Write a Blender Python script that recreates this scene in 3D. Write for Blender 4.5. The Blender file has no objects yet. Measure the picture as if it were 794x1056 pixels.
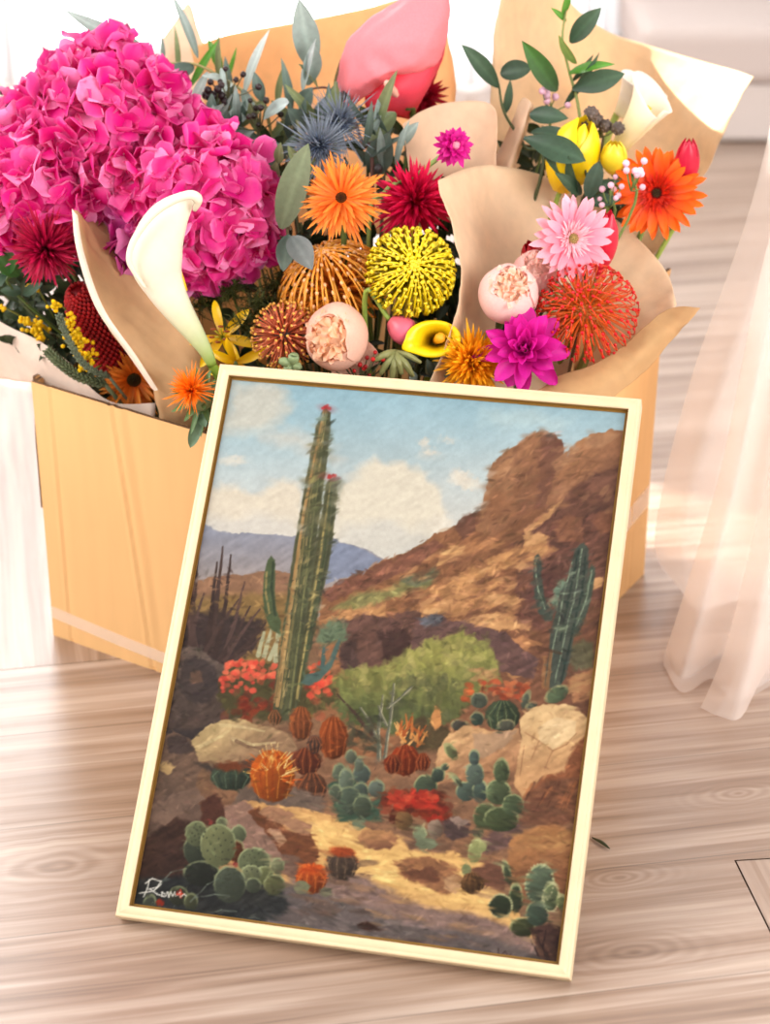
import bpy, math, random
import numpy as np
from mathutils import Vector, Matrix

# ------------------------------------------------------------------ camera, world, light
S = bpy.context.scene
COL = S.collection
F_PX, CX, CY = 2157.0, 397.0, 528.0
PITCH = math.radians(25.6)
CAM_H = 1.2503
cam = bpy.data.cameras.new('camera'); cam_o = bpy.data.objects.new('camera', cam); COL.objects.link(cam_o)
cam_o.location = (0, 0, CAM_H); cam_o.rotation_euler = (math.pi / 2 - PITCH, 0, 0)
cam.sensor_fit = 'VERTICAL'; cam.sensor_height = 36.0; cam.sensor_width = 27.07; cam.lens = 36.0 * F_PX / 1056.0
cam.dof.use_dof = True; cam.dof.focus_distance = 2.17; cam.dof.aperture_fstop = 4.2
cam.clip_start = 0.05; cam.clip_end = 60
S.camera = cam_o
S.view_settings.view_transform = 'Standard'; S.view_settings.look = 'None'
S.view_settings.gamma = 1.0; S.view_settings.use_curve_mapping = False
S.view_settings.exposure = 0.42

W = bpy.data.worlds.new('daylight'); S.world = W; W.use_nodes = True
bg = W.node_tree.nodes['Background']; bg.inputs['Color'].default_value = (1.0, 0.975, 0.955, 1); bg.inputs['Strength'].default_value = 0.8

def lamp(name, kind, loc, target, energy, color, size=None, size_y=None, angle=None):
    l = bpy.data.lights.new(name, kind); l.energy = energy; l.color = color
    if kind == 'AREA':
        l.shape = 'RECTANGLE'; l.size = size; l.size_y = size_y
    if angle is not None: l.angle = angle
    o = bpy.data.objects.new(name, l); COL.objects.link(o); o.location = loc
    d = Vector(target) - Vector(loc); o.rotation_euler = d.to_track_quat('-Z', 'Y').to_euler()
    return o
SUN_D = Vector((0.85, -0.52, -0.66)).normalized()
lamp('sunlight', 'SUN', Vector((-4, 5, 4)), Vector((-4, 5, 4)) + SUN_D, 14.0, (1.0, 0.93, 0.84), angle=math.radians(0.9))
lamp('left_window_light', 'AREA', (-2.0, 1.5, 1.9), (0, 2.1, 0.3), 52, (1.0, 0.98, 0.96), 1.8, 1.6)
lamp('back_window_light', 'AREA', (-0.6, 4.7, 1.75), (-0.1, 2.2, 0.3), 22, (1.0, 0.98, 0.96), 2.2, 1.6)
lamp('front_fill_light', 'AREA', (2.5, -0.5, 1.5), (0.1, 2.2, 0.35), 108, (1.0, 0.98, 0.96), 2.4, 1.6)  # fill lamp added at the front right to brighten camera-facing sides

# ------------------------------------------------------------------ helpers
rng = np.random.default_rng(7); random.seed(7)
RC = np.array([[1, 0, 0], [0, -math.sin(PITCH), math.cos(PITCH)], [0, -math.cos(PITCH), -math.sin(PITCH)]])
def P(x, y, Y):
    """world point seen at photo pixel (x, y) that stands at depth Y in the room"""
    r = RC @ np.array([(x - CX) / F_PX, (y - CY) / F_PX, 1.0])
    return r * (Y / r[1]) + np.array([0, 0, CAM_H])
def FL(x, y, z=0.0):
    r = RC @ np.array([(x - CX) / F_PX, (y - CY) / F_PX, 1.0])
    return r * ((z - CAM_H) / r[2]) + np.array([0, 0, CAM_H])
def mpp(p):
    return float(RC[:, 2] @ (np.asarray(p) - np.array([0, 0, CAM_H]))) / F_PX
def lin(c):
    c = np.asarray(c, float) / 255.0
    return np.where(c <= 0.04045, c / 12.92, ((c + 0.055) / 1.055) ** 2.4)
def nrm(v):
    v = np.asarray(v, float); return v / (np.linalg.norm(v) + 1e-12)
def tag(o, label=None, cat=None, group=None, kind=None):
    if label: o['label'] = label
    if cat: o['category'] = cat
    if group: o['group'] = group
    if kind: o['kind'] = kind
    return o
def thing(name, label, cat, M=None, group=None):
    o = bpy.data.objects.new(name, None); COL.objects.link(o); o.empty_display_size = 0.02
    if M is not None: o.matrix_world = M
    return tag(o, label, cat, group)
def basis(p, face, roll=0.0):
    z = nrm(face); up = np.array([0, 0, 1.0])
    x = np.cross(up, z)
    x = nrm(x) if np.linalg.norm(x) > 1e-3 else np.array([1.0, 0, 0])
    y = np.cross(z, x)
    c, s = math.cos(roll), math.sin(roll)
    x, y = c * x + s * y, -s * x + c * y
    return Matrix(((x[0], y[0], z[0], p[0]), (x[1], y[1], z[1], p[1]), (x[2], y[2], z[2], p[2]), (0, 0, 0, 1)))
def rot_axis(axis, a):
    x, y, z = nrm(axis); c, s = math.cos(a), math.sin(a); C = 1 - c
    return np.array([[c + x*x*C, x*y*C - z*s, x*z*C + y*s], [y*x*C + z*s, c + y*y*C, y*z*C - x*s], [z*x*C - y*s, z*y*C + x*s, c + z*z*C]])

class MB:
    """collects vertices, faces and pigment colours, and links them as ONE mesh object"""
    def __init__(self): self.v = []; self.f = []; self.c = []; self.n = 0
    def add(self, v, f, c):
        v = np.asarray(v, float); c = np.asarray(c, float)
        if c.ndim == 1: c = np.tile(c, (len(v), 1))
        self.v.append(v); self.c.append(c); self.f.append(np.asarray(f, int) + self.n); self.n += len(v)
    def grid(self, V, C):
        nu, nv = V.shape[:2]
        i = np.arange(nu * nv).reshape(nu, nv)
        f = np.stack([i[:-1, :-1], i[1:, :-1], i[1:, 1:], i[:-1, 1:]], -1).reshape(-1, 4)
        C = np.asarray(C, float)
        if C.ndim == 3: C = C.reshape(-1, 3)
        self.add(V.reshape(-1, 3), f, C)
    def tube(self, pts, rad, col, n=6, caps=True):
        pts = np.asarray(pts, float); k = len(pts)
        rad = np.broadcast_to(np.asarray(rad, float), (k,))
        t = np.gradient(pts, axis=0); t /= np.linalg.norm(t, axis=1)[:, None] + 1e-12
        ref = np.array([0.3, 0.2, 1.0]) if abs(t[0][2]) < 0.8 else np.array([1.0, 0.2, 0.1])
        a = np.cross(t, ref); a /= np.linalg.norm(a, axis=1)[:, None] + 1e-12
        b = np.cross(t, a)
        th = np.linspace(0, 2 * math.pi, n + 1)
        V = pts[:, None] + rad[:, None, None] * (np.cos(th)[None, :, None] * a[:, None] + np.sin(th)[None, :, None] * b[:, None])
        if caps:
            V = np.concatenate([np.repeat(pts[:1], n + 1, 0)[None], V, np.repeat(pts[-1:], n + 1, 0)[None]])
        col = np.asarray(col, float)
        if col.ndim == 2:
            if caps: col = np.concatenate([col[:1], col, col[-1:]])
            col = np.repeat(col[:, None], n + 1, 1)
        self.grid(V, col)
    def ball(self, c, r, col, nu=8, nv=10, squash=(1, 1, 1), R=None):
        u = np.linspace(0, math.pi, nu); w = np.linspace(0, 2 * math.pi, nv + 1)
        V = np.stack([np.sin(u)[:, None] * np.cos(w), np.sin(u)[:, None] * np.sin(w), np.cos(u)[:, None] * np.ones_like(w)], -1) * r * np.array(squash)
        if R is not None: V = V @ np.asarray(R).T
        self.grid(V + np.asarray(c), col)
    def box(self, lo, hi, col=(1, 1, 1)):
        lo = np.array(lo, float); hi = np.array(hi, float)
        v = np.array([[(lo, hi)[(k >> j) & 1][j] for j in range(3)] for k in range(8)])
        f = [(0, 2, 3, 1), (4, 5, 7, 6), (0, 1, 5, 4), (2, 6, 7, 3), (0, 4, 6, 2), (1, 3, 7, 5)]
        self.add(v, f, np.array(col, float))
    def build(self, name, mat, parent=None, smooth=True):
        v = np.concatenate(self.v); c = np.concatenate(self.c)
        f = np.concatenate(self.f)
        me = bpy.data.meshes.new(name)
        me.vertices.add(len(v)); me.vertices.foreach_set('co', v.astype(np.float32).ravel())
        me.loops.add(len(f) * 4); me.loops.foreach_set('vertex_index', f.astype(np.int32).ravel())
        me.polygons.add(len(f)); me.polygons.foreach_set('loop_start', np.arange(0, len(f) * 4, 4, dtype=np.int32))
        me.polygons.foreach_set('use_smooth', np.full(len(f), smooth))
        me.update(calc_edges=True)
        at = me.attributes.new('Col', 'FLOAT_COLOR', 'POINT')
        at.data.foreach_set('color', np.concatenate([c, np.ones((len(c), 1))], 1).astype(np.float32).ravel())
        me.validate(); me.materials.append(mat)
        o = bpy.data.objects.new(name, me); COL.objects.link(o)
        if parent is not None: o.parent = parent
        return o

# ------------------------------------------------------------------ materials
def nodes(name):
    m = bpy.data.materials.new(name); m.use_nodes = True
    nt = m.node_tree; nt.nodes.clear()
    out = nt.nodes.new('ShaderNodeOutputMaterial')
    return m, nt, out
def N(nt, typ, **kw):
    n = nt.nodes.new('ShaderNode' + typ)
    for k, v in kw.items():
        if k.startswith('_'): setattr(n, k[1:], v)
        else:
            key = k.replace('__', ' ')
            n.inputs[int(key[1:]) if key[0] == 'i' and key[1:].isdigit() else key].default_value = v
    return n
def pigment(name, rough=0.55, trans=0.3, var=0.25, nscale=300.0, spec=0.3, bump=0.0, stretch=(1, 1, 1), alpha=None):
    """surface whose colour is the thing's own pigment, with a fine procedural mottling"""
    m, nt, out = nodes(name); L = nt.links
    a = N(nt, 'Attribute', _attribute_name='Col')
    tc = N(nt, 'TexCoord'); mp = N(nt, 'Mapping'); mp.inputs['Scale'].default_value = stretch
    L.new(tc.outputs['Object'], mp.inputs['Vector'])
    no = N(nt, 'TexNoise', Scale=nscale, Detail=3.0); L.new(mp.outputs[0], no.inputs['Vector'])
    mr = N(nt, 'MapRange'); mr.inputs['To Min'].default_value = 1 - var; mr.inputs['To Max'].default_value = 1 + var
    L.new(no.outputs['Fac'], mr.inputs['Value'])
    mx = N(nt, 'VectorMath', _operation='SCALE'); L.new(a.outputs['Color'], mx.inputs[0]); L.new(mr.outputs[0], mx.inputs['Scale'])
    b = N(nt, 'BsdfPrincipled', Roughness=rough); b.inputs['Specular IOR Level'].default_value = spec
    L.new(mx.outputs[0], b.inputs['Base Color'])
    sh = b.outputs[0]
    if bump:
        bp = N(nt, 'Bump', Strength=bump, Distance=0.002); L.new(no.outputs['Fac'], bp.inputs['Height']); L.new(bp.outputs[0], b.inputs['Normal'])
    if trans:
        t = N(nt, 'BsdfTranslucent'); L.new(mx.outputs[0], t.inputs['Color'])
        ms = N(nt, 'MixShader', i0=trans); L.new(sh, ms.inputs[1]); L.new(t.outputs[0], ms.inputs[2]); sh = ms.outputs[0]
    if alpha is not None:
        tr = N(nt, 'BsdfTransparent'); ms = N(nt, 'MixShader', i0=alpha); L.new(tr.outputs[0], ms.inputs[1]); L.new(sh, ms.inputs[2]); sh = ms.outputs[0]
    L.new(sh, out.inputs[0])
    return m
M_PETAL = pigment('petal', 0.5, 0.35, 0.12, 400, 0.3)
M_WAXY = pigment('waxy_petal', 0.32, 0.25, 0.06, 120, 0.45)
M_LEAF = pigment('leaf', 0.42, 0.28, 0.22, 160, 0.4)
M_STEM = pigment('stem', 0.5, 0.0, 0.25, 200, 0.35)
M_KRAFT = pigment('kraft_paper', 0.62, 0.3, 0.13, 55, 0.25, bump=0.55)
M_CARD = pigment('cardboard', 0.7, 0.0, 0.07, 60, 0.2, bump=0.05, stretch=(1, 1, 0.12))
M_WOODF = pigment('pale_wood', 0.42, 0.0, 0.12, 40, 0.4, stretch=(1, 1, 1))
M_PAINT = pigment('painted_canvas', 0.6, 0.0, 0.09, 900, 0.08, bump=0.05)
M_TULLE = pigment('tulle', 0.8, 0.5, 0.03, 900, 0.05, alpha=0.5)
M_SHEER = pigment('sheer_curtain', 0.8, 0.6, 0.03, 200, 0.05)
M_TAPE = pigment('clear_tape', 0.18, 0.0, 0.03, 200, 0.6, alpha=0.35)
M_WALL = pigment('plaster', 0.8, 0.0, 0.03, 30, 0.1)
M_CLOTH = pigment('upholstery', 0.85, 0.0, 0.08, 250, 0.1)
def emit(name, col, s):
    m, nt, out = nodes(name); e = N(nt, 'Emission', Strength=s); e.inputs[0].default_value = (*col, 1); nt.links.new(e.outputs[0], out.inputs[0]); return m
M_DAY = emit('daylight_glass', (1.0, 0.985, 0.975), 4.2)

def wood_floor():
    m, nt, out = nodes('floor_planks'); L = nt.links
    uv = N(nt, 'UVMap', _uv_map='grain')
    def mth(op, a, b=None, c=None):
        n = N(nt, 'Math', _operation=op)
        for i, x in enumerate((a, b, c)):
            if x is None: continue
            if isinstance(x, (int, float)): n.inputs[i].default_value = x
            else: L.new(x, n.inputs[i])
        return n.outputs[0]
    sep = N(nt, 'SeparateXYZ'); L.new(uv.outputs[0], sep.inputs[0]); u, v = sep.outputs[0], sep.outputs[1]
    # knots bend the grain around them and show rings of their own
    bend = None; ring = None
    wob = N(nt, 'TexNoise', Scale=14.0, Detail=2.0); L.new(uv.outputs[0], wob.inputs['Vector'])
    for (ku, kv, r) in KNOTS:
        du = mth('MULTIPLY', mth('SUBTRACT', u, ku), 0.42); dv = mth('SUBTRACT', v, kv)
        d = mth('SQRT', mth('ADD', mth('MULTIPLY', du, du), mth('MULTIPLY', dv, dv)))
        d = mth('ADD', d, mth('MULTIPLY', mth('SUBTRACT', wob.outputs['Fac'], 0.5), r * 0.55))
        fall = mth('POWER', 2.718, mth('MULTIPLY', mth('MULTIPLY', d, d), -1.0 / (r * r)))
        rg = mth('MULTIPLY', mth('SINE', mth('MULTIPLY', d, 22.0 / r)), fall)
        rg = mth('ADD', rg, mth('MULTIPLY', mth('POWER', 2.718, mth('MULTIPLY', mth('MULTIPLY', d, d), -14.0 / (r * r))), 1.0))
        bd = mth('MULTIPLY', mth('MULTIPLY', fall, dv), 0.5)
        ring = rg if ring is None else mth('ADD', ring, rg)
        bend = bd if bend is None else mth('ADD', bend, bd)
    v2 = mth('SUBTRACT', v, bend)
    plank = mth('FLOOR', mth('DIVIDE', v, 0.188))
    cmb = N(nt, 'CombineXYZ'); L.new(mth('ADD', u, mth('MULTIPLY', plank, 3.71)), cmb.inputs[0]); L.new(v2, cmb.inputs[1]); L.new(plank, cmb.inputs[2])
    def tex(su, sv, det, dist=0.0):
        mp = N(nt, 'Mapping'); mp.inputs['Scale'].default_value = (su, sv, 1.0); L.new(cmb.outputs[0], mp.inputs[0])
        n = N(nt, 'TexNoise', Scale=1.0, Detail=det, Distortion=dist); L.new(mp.outputs[0], n.inputs['Vector']); return n.outputs['Fac']
    broad = tex(1.2, 20.0, 6.0, 0.6); fine = tex(5.0, 190.0, 3.0, 0.3); streak = tex(2.4, 66.0, 6.0, 0.9)
    r1 = N(nt, 'ValToRGB'); cr = r1.color_ramp
    cr.elements[0].position = 0.25; cr.elements[0].color = (*lin(FLOOR_DARK), 1)
    cr.elements[1].position = 0.62; cr.elements[1].color = (*lin(FLOOR_LIGHT), 1)
    e = cr.elements.new(0.45); e.color = (*lin(FLOOR_MID), 1)
    mixv = mth('ADD', mth('MULTIPLY', broad, 0.5), mth('MULTIPLY', streak, 0.5))
    mixv = mth('SUBTRACT', mixv, mth('MULTIPLY', ring, 0.05))
    L.new(mixv, r1.inputs[0])
    # dark splits along the grain
    spl = mth('MULTIPLY', mth('SMOOTH_MIN', mth('MAXIMUM', mth('SUBTRACT', 0.36, streak), 0.0), 0.2, 0.05), 2.2)
    fac = mth('SUBTRACT', mth('ADD', 0.83, mth('MULTIPLY', fine, 0.34)), spl)
    fr = mth('FRACT', mth('DIVIDE', v, 0.188))
    seam = mth('LESS_THAN', mth('MINIMUM', fr, mth('SUBTRACT', 1.0, fr)), 0.006)
    fac = mth('MULTIPLY', fac, mth('SUBTRACT', 1.0, mth('MULTIPLY', seam, 0.35)))
    tone = N(nt, 'TexWhiteNoise', _noise_dimensions='1D'); L.new(plank, tone.inputs['W'])
    fac = mth('MULTIPLY', fac, mth('ADD', 0.95, mth('MULTIPLY', tone.outputs['Value'], 0.1)))
    sc = N(nt, 'VectorMath', _operation='SCALE'); L.new(r1.outputs[0], sc.inputs[0]); L.new(fac, sc.inputs['Scale'])
    b = N(nt, 'BsdfPrincipled', Roughness=0.28); b.inputs['Specular IOR Level'].default_value = 1.0
    L.new(sc.outputs[0], b.inputs['Base Color'])
    bp = N(nt, 'Bump', Strength=0.12, Distance=0.001); L.new(fac, bp.inputs['Height']); L.new(bp.outputs[0], b.inputs['Normal'])
    L.new(b.outputs[0], out.inputs[0]); return m
FLOOR_DARK, FLOOR_MID, FLOOR_LIGHT = (98, 74, 59), (142, 117, 100), (178, 157, 142)
GA = math.radians(11.0)     # the planks run eleven degrees off the back wall
def grain(p): return (math.cos(GA) * p[0] + math.sin(GA) * p[1], -math.sin(GA) * p[0] + math.cos(GA) * p[1])
KNOTS = [(*grain(FL(62, 893)), 0.05), (*grain(FL(762, 818)), 0.022), (*grain(FL(655, 982)), 0.028), (*grain(FL(640, 905)), 0.02)]

# ------------------------------------------------------------------ the room
def struct(o): o['kind'] = 'structure'; return o
def poly_floor():
    # boards lie in three fields: the wide field, one at the far left laid across it, one at the right with its own slant
    me = bpy.data.meshes.new('floor')
    A_ = FL(124, 679.5)                       # end of the joint seen at the left
    gx = np.array([math.cos(GA), math.sin(GA), 0]); gy = np.array([-math.sin(GA), math.cos(GA), 0])
    J = A_ + gx * 0.03
    s0, s1 = FL(757, 887), FL(794, 962); sd = nrm(s1 - s0); s2 = s0 + sd * 0.9
    e1 = FL(800, 884.5); ed = nrm(e1 - s0); e2 = s0 + ed * 1.2
    verts = []; faces = []; uvs = []
    def poly(pts, ang, off):
        i = len(verts); g = np.array([math.cos(ang), math.sin(ang)]); h = np.array([-g[1], g[0]])
        for p in pts:
            verts.append((p[0], p[1], 0.0)); uvs.append((p[0] * g[0] + p[1] * g[1] + off, p[0] * h[0] + p[1] * h[1] + off * 0.3))
        faces.append(list(range(i, i + len(pts))))
    gap = 0.0012
    far_l = J - gx * 3.2; far_top = J + gy * 3.3; far_tl = far_l + gy * 3.3
    poly([far_l + gy * gap, J + gy * gap - gx * gap, far_top - gx * gap, far_tl], GA + math.pi / 2, 1.7)
    near_l = far_l - gy * 2.5
    s3 = s0 + sd * 2.5; e3 = s0 + ed * 3.0
    # wide field as two polygons around the slanted one
    poly([far_l, J, s0, s3, near_l], GA, 0.0)
    poly([J, far_top, far_top + gx * 3.5, e3, s0], GA, 0.0)
    nd_ = nrm(sd + ed); poly([s0 + nd_ * gap * 2.2, e3 + sd * gap * 1.4, e3 + sd * 2.5, s3 + ed * gap * 1.4], math.atan2(sd[1], sd[0]), 4.3)
    # the dark bed under the joints
    i = len(verts)
    for p in ((-4, -1.2), (4, -1.2), (4, 6.5), (-4, 6.5)): verts.append((p[0], p[1], -0.004)); uvs.append((0, 0.0))
    faces.append([i, i + 1, i + 2, i + 3])
    me.from_pydata(verts, [], faces)
    ul = me.uv_layers.new(name='grain')
    for lp in me.loops: ul.data[lp.index].uv = uvs[lp.vertex_index]
    me.materials.append(wood_floor()); me.materials.append(pigment('joint_bed', 0.9, 0, 0.1, 40, 0.1))
    me.polygons[4].material_index = 1
    at = me.attributes.new('Col', 'FLOAT_COLOR', 'POINT')
    at.data.foreach_set('color', np.tile(np.array([*lin((70, 50, 40)), 1.0], dtype=np.float32), len(verts)))
    o = bpy.data.objects.new('floor', me); COL.objects.link(o); return struct(o)
poly_floor()
WH = lin((236, 234, 232))
def wall_boxes(name, boxes):
    b = MB()
    for lo, hi in boxes: b.box(lo, hi, WH)
    return struct(b.build(name, M_WALL, None, False))
YB = 5.15
wall_boxes('wall_back', [((-3.2, YB, 0), (-1.9, YB + .15, 3.4)), ((0.62, YB, 0), (3.2, YB + .15, 3.4)), ((-1.9, YB, 3.2), (0.62, YB + .15, 3.4))])
# unseen left wall added as a gobo: its slot lets sun reach the floor
SW = [(4.06, 4.36, 1.2, 2.95)]
y0, y1, z0, z1 = SW[0]
wall_boxes('gobo_wall_left', [((-2.35, 2.6, 0), (-2.2, y0, 3.2)), ((-2.35, y1, 0), (-2.2, YB, 3.2)), ((-2.35, y0, 0), (-2.2, y1, z0)), ((-2.35, y0, z1), (-2.2, y1, 3.2))])
wf = MB()
wf.box((-2.3, y0, z0), (-2.25, y0 + .03, z1), WH); wf.box((-2.3, y1 - .03, z0), (-2.25, y1, z1), WH)
wf.box((-2.3, y0, z0), (-2.25, y1, z0 + .03), WH); wf.box((-2.3, y0, z1 - .03), (-2.25, y1, z1), WH)
struct(wf.build('gobo_slot_frame', M_WALL, None, False))
# the glazed garden door at the back, blown out by daylight, with its sheer curtain
d = MB(); d.box((-1.9, YB + .08, 0.03), (0.62, YB + .085, 3.2), (1, 1, 1)); gl = struct(d.build('window_1', M_DAY, None, False))
d = MB()
for x in (-1.9, -0.68, 0.56): d.box((x, YB + .02, 0), (x + .06, YB + .075, 3.2), WH)
d.box((-1.9, YB + .02, 0), (0.62, YB + .075, 0.05), WH); d.box((-1.9, YB + .02, 3.15), (0.62, YB + .075, 3.2), WH)
d.build('window_frame', M_WALL, gl, False)
bbd = MB(); bbd.box((0.62, YB - .015, 0), (3.2, YB, 0.09), WH); struct(bbd.build('baseboard_back', M_WALL, None, False))

def curtain(name, x0, x1, y, col, label, folds, amp, mat, z0=0.012, z1=3.2):
    u = np.linspace(0, 1, folds * 12 + 1); z = np.linspace(z0, z1, 14)
    ph = 2 * math.pi * folds * u + 0.8 * np.sin(7 * u)
    V = np.zeros((len(z), len(u), 3))
    V[..., 0] = x0 + (x1 - x0) * u + 0.02 * np.sin(2 * ph)
    V[..., 1] = y + amp * np.sin(ph) * (0.75 + 0.25 * (1 - z / z1))[:, None]
    V[..., 2] = z[:, None]
    b = MB(); b.grid(V, lin(col)); return tag(b.build(name, mat), label, 'curtain')
curtain('sheer_curtain', -1.95, -0.78, 4.98, (238, 237, 238), 'white sheer curtain at the far left of the window, behind the magenta flowers', 13, 0.05, M_SHEER)
curtain('sheer_curtain.001', -0.02, 0.66, 4.98, (238, 238, 240), 'white sheer curtain behind the pink flower, left of the pale bench', 8, 0.045, M_SHEER)
# pale bench far back at the right
bench = thing('bench', 'low pale upholstered bench far back at the upper right', 'bench', Matrix.Translation((1.33, 4.70, 0)))
b = MB(); b.box((-.76, -.22, .003), (1.2, .30, .13), lin((196, 184, 178))); o = b.build('base', M_CLOTH, bench, False); bv = o.modifiers.new('soft', 'BEVEL'); bv.width = .012; bv.segments = 3
b = MB(); b.box((-.78, -.24, .131), (1.22, .30, .255), lin((188, 174, 168))); o = b.build('cushion', M_CLOTH, bench, False); bv = o.modifiers.new('soft', 'BEVEL'); bv.width = .03; bv.segments = 4
for lx in (-.70, 1.12):
    for ly in (-.16, .22):
        b = MB(); b.tube([(lx, ly, 0), (lx, ly, .02)], [.02, .022], lin((170, 140, 115)), 10); b.build('leg', M_STEM, bench)

# ------------------------------------------------------------------ cardboard box
CAMP = np.array([0, 0, CAM_H]); FK = 0.98855          # the frame stands on its lower back edge
fBL, fBR, fTL = (CAMP + FK * (np.array(p) - CAMP) for p in ((-0.266, 1.685, 0.002), (0.174, 1.587, 0.002), (-0.177, 2.086, 0.427)))
ex = nrm(fBR - fBL); ey = fTL - fBL; FHEI = np.linalg.norm(ey) * 1.0; ey = nrm(ey - ex * (ey @ ex)); ez = np.cross(ex, ey)   # ez towards the viewer
FWID = np.linalg.norm(fBR - fBL); FO = fBL; FD, FW_, REC = 0.024, 0.0118, 0.007
BA = FL(55, 655); BC = FL(664, 592)
n_y = FO[1] + (-FD - 0.0062 - (0.067 - FO[0]) * ez[0] - (0.331 - FO[2]) * ez[2]) / ez[1]   # the front corner of the box props the frame
BN = np.array([0.067, n_y, 0.0]); BB = BA + BC - BN
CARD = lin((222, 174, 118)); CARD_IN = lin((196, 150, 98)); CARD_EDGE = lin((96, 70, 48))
box = thing('cardboard_box', 'open corrugated cardboard box holding all the flowers, with the framed picture leaning on it', 'box', Matrix.Translation(tuple((BA + BC) / 2)))
BO = (BA + BC) / 2
CEN = (BA + BC) / 2
def wall_panel(name, p, q, zp, zq, flare=0.0, crease=(), t=0.005, parent=box):
    """one corrugated wall from p to q, rim heights zp and zq, thickness inward"""
    d = nrm(q - p); n = np.array([d[1], -d[0], 0.0])
    if n @ (CEN - p) > 0: n = -n
    Ln = np.linalg.norm(q - p)
    nu, nv = 260, 16
    s = np.linspace(0, 1, nu); w = np.linspace(0, 1, nv)
    def surf(off):
        V = np.zeros((nu, nv, 3))
        H = zp + (zq - zp) * s
        V[:] = (p[None] + d[None] * (s * Ln)[:, None])[:, None]
        V[..., 2] = H[:, None] * w[None]
        bump = np.zeros((nu, nv))
        for (c0, slope, dep, sg) in crease:
            x = s[:, None] - (c0 + slope * (1 - w)[None])
            bump += dep * np.exp(-(x / sg) ** 2) * np.tanh(8 * w)[None] - dep * 0.8 * np.exp(-((x - 1.6 * sg) / sg) ** 2)
        bump += 0.004 * np.sin(math.pi * s)[:, None] * w[None] ** 2
        V += n * (off + bump + flare * w[None] ** 2)[..., None]
        return V
    b = MB(); O = surf(0.0); I = surf(-t)
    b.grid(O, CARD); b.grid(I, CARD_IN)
    for e in (0, -1): b.grid(np.stack([O[e], I[e]]), CARD)
    b.grid(np.stack([O[:, -1], I[:, -1]]), CARD_EDGE); b.grid(np.stack([O[:, 0], I[:, 0]]), CARD)
    for k in b.v: k -= BO
    o = b.build(name, M_CARD, parent)
    # the wavy core of the board shows along the rim
    k = int(Ln / 0.0035); ss = np.linspace(0.003, 0.997, k * 4 + 1)
    top = np.zeros((2, len(ss), 3))
    oo = np.array([np.interp(ss, s, O[:, -1, j]) for j in range(3)]).T; ii = np.array([np.interp(ss, s, I[:, -1, j]) for j in range(3)]).T
    wv = 0.5 + 0.42 * np.sin(ss * k * 2 * math.pi)
    mid = oo + (ii - oo) * wv[:, None]
    top[0] = mid + [0, 0, 0.0012]; top[1] = mid + (ii - oo) * 0.16 + [0, 0, 0.0012]
    c = MB(); c.grid(top - BO, lin((205, 160, 110))); c.build('corrugated_edge', M_CARD, o)
    return o
wall_panel('front_panel', BA, BN, 0.338, 0.33, 0.004, [(0.045, 0.0, .0012, .005), (0.21, 0.06, .002, .005), (0.235, 0.055, .0012, .012), (0.47, 0.05, .002, .005), (0.60, 0.03, .001, .005), (0.76, 0.02, .0015, .006)])
wall_panel('side_panel', BN, BC, 0.33, 0.336, 0.004, [(0.9, 0.0, .001, .006)])
wall_panel('rear_panel', BC, BB, 0.336, 0.34)
wall_panel('left_panel', BB, BA, 0.34, 0.338)
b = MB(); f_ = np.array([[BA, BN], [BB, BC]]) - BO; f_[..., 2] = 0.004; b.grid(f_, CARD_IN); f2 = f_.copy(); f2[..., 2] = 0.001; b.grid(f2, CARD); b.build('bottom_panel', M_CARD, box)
def flap(p, q, z0, off, name='flap', drop=(0, 0, 0)):
    V0 = np.array([p, q]); V0[:, 2] = z0
    V1 = V0 + np.array(off)
    b = MB(); g = np.stack([V0, (V0 + V1) / 2 + np.array(drop), V1]) - BO
    nn = nrm(np.cross(g[1, 0] - g[0, 0], g[0, 1] - g[0, 0])) * 0.004
    b.grid(g, CARD); b.grid(g + nn, CARD_IN)
    for e in (0, -1):
        b.grid(np.stack([g[e], g[e] + nn]), CARD_EDGE); b.grid(np.stack([g[:, e], g[:, e] + nn]), CARD_EDGE)
    b.build(name, M_CARD, box)
dN = BC - BN
flap(BN + dN * .5, BC - dN * .01, .3365, (0.012, -0.006, 0.085))
dl = nrm(BA - BB); outl = np.array([dl[1], -dl[0], 0]); outl = outl if outl @ (BA - CEN) > 0 else -outl
flap(BB + dl * .02, BA - dl * .004, .341, tuple(outl * 0.003 + np.array([0, 0, -0.17])), drop=tuple(outl * 0.002))
# strips of clear parcel tape low on two sides
def tape(p, q, s0, s1, za, zb, w, bow=0.0):
    d = q - p; n = np.array([d[1], -d[0], 0.0]); n = nrm(n); n = -n if n @ (CEN - p) > 0 else n
    s = np.linspace(s0, s1, 24); k = (s - s0) / (s1 - s0)
    zc = za + (zb - za) * k + bow * np.sin(k * math.pi)
    V = np.zeros((24, 2, 3)); V[:] = (p[None] + d[None] * s[:, None])[:, None] + n * 0.0012
    V[:, 0, 2] = zc - w / 2; V[:, 1, 2] = zc + w / 2
    b = MB(); b.grid(V - BO, lin((250, 240, 228))); o = b.build('tape', M_TAPE, box); o['label'] = 'strip of clear parcel tape'
tape(BA, BN, 0.0, 0.985, 0.034, 0.03, 0.016, -0.012)
tape(BN, BC, 0.35, 1.0, 0.07, 0.115, 0.03)

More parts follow.
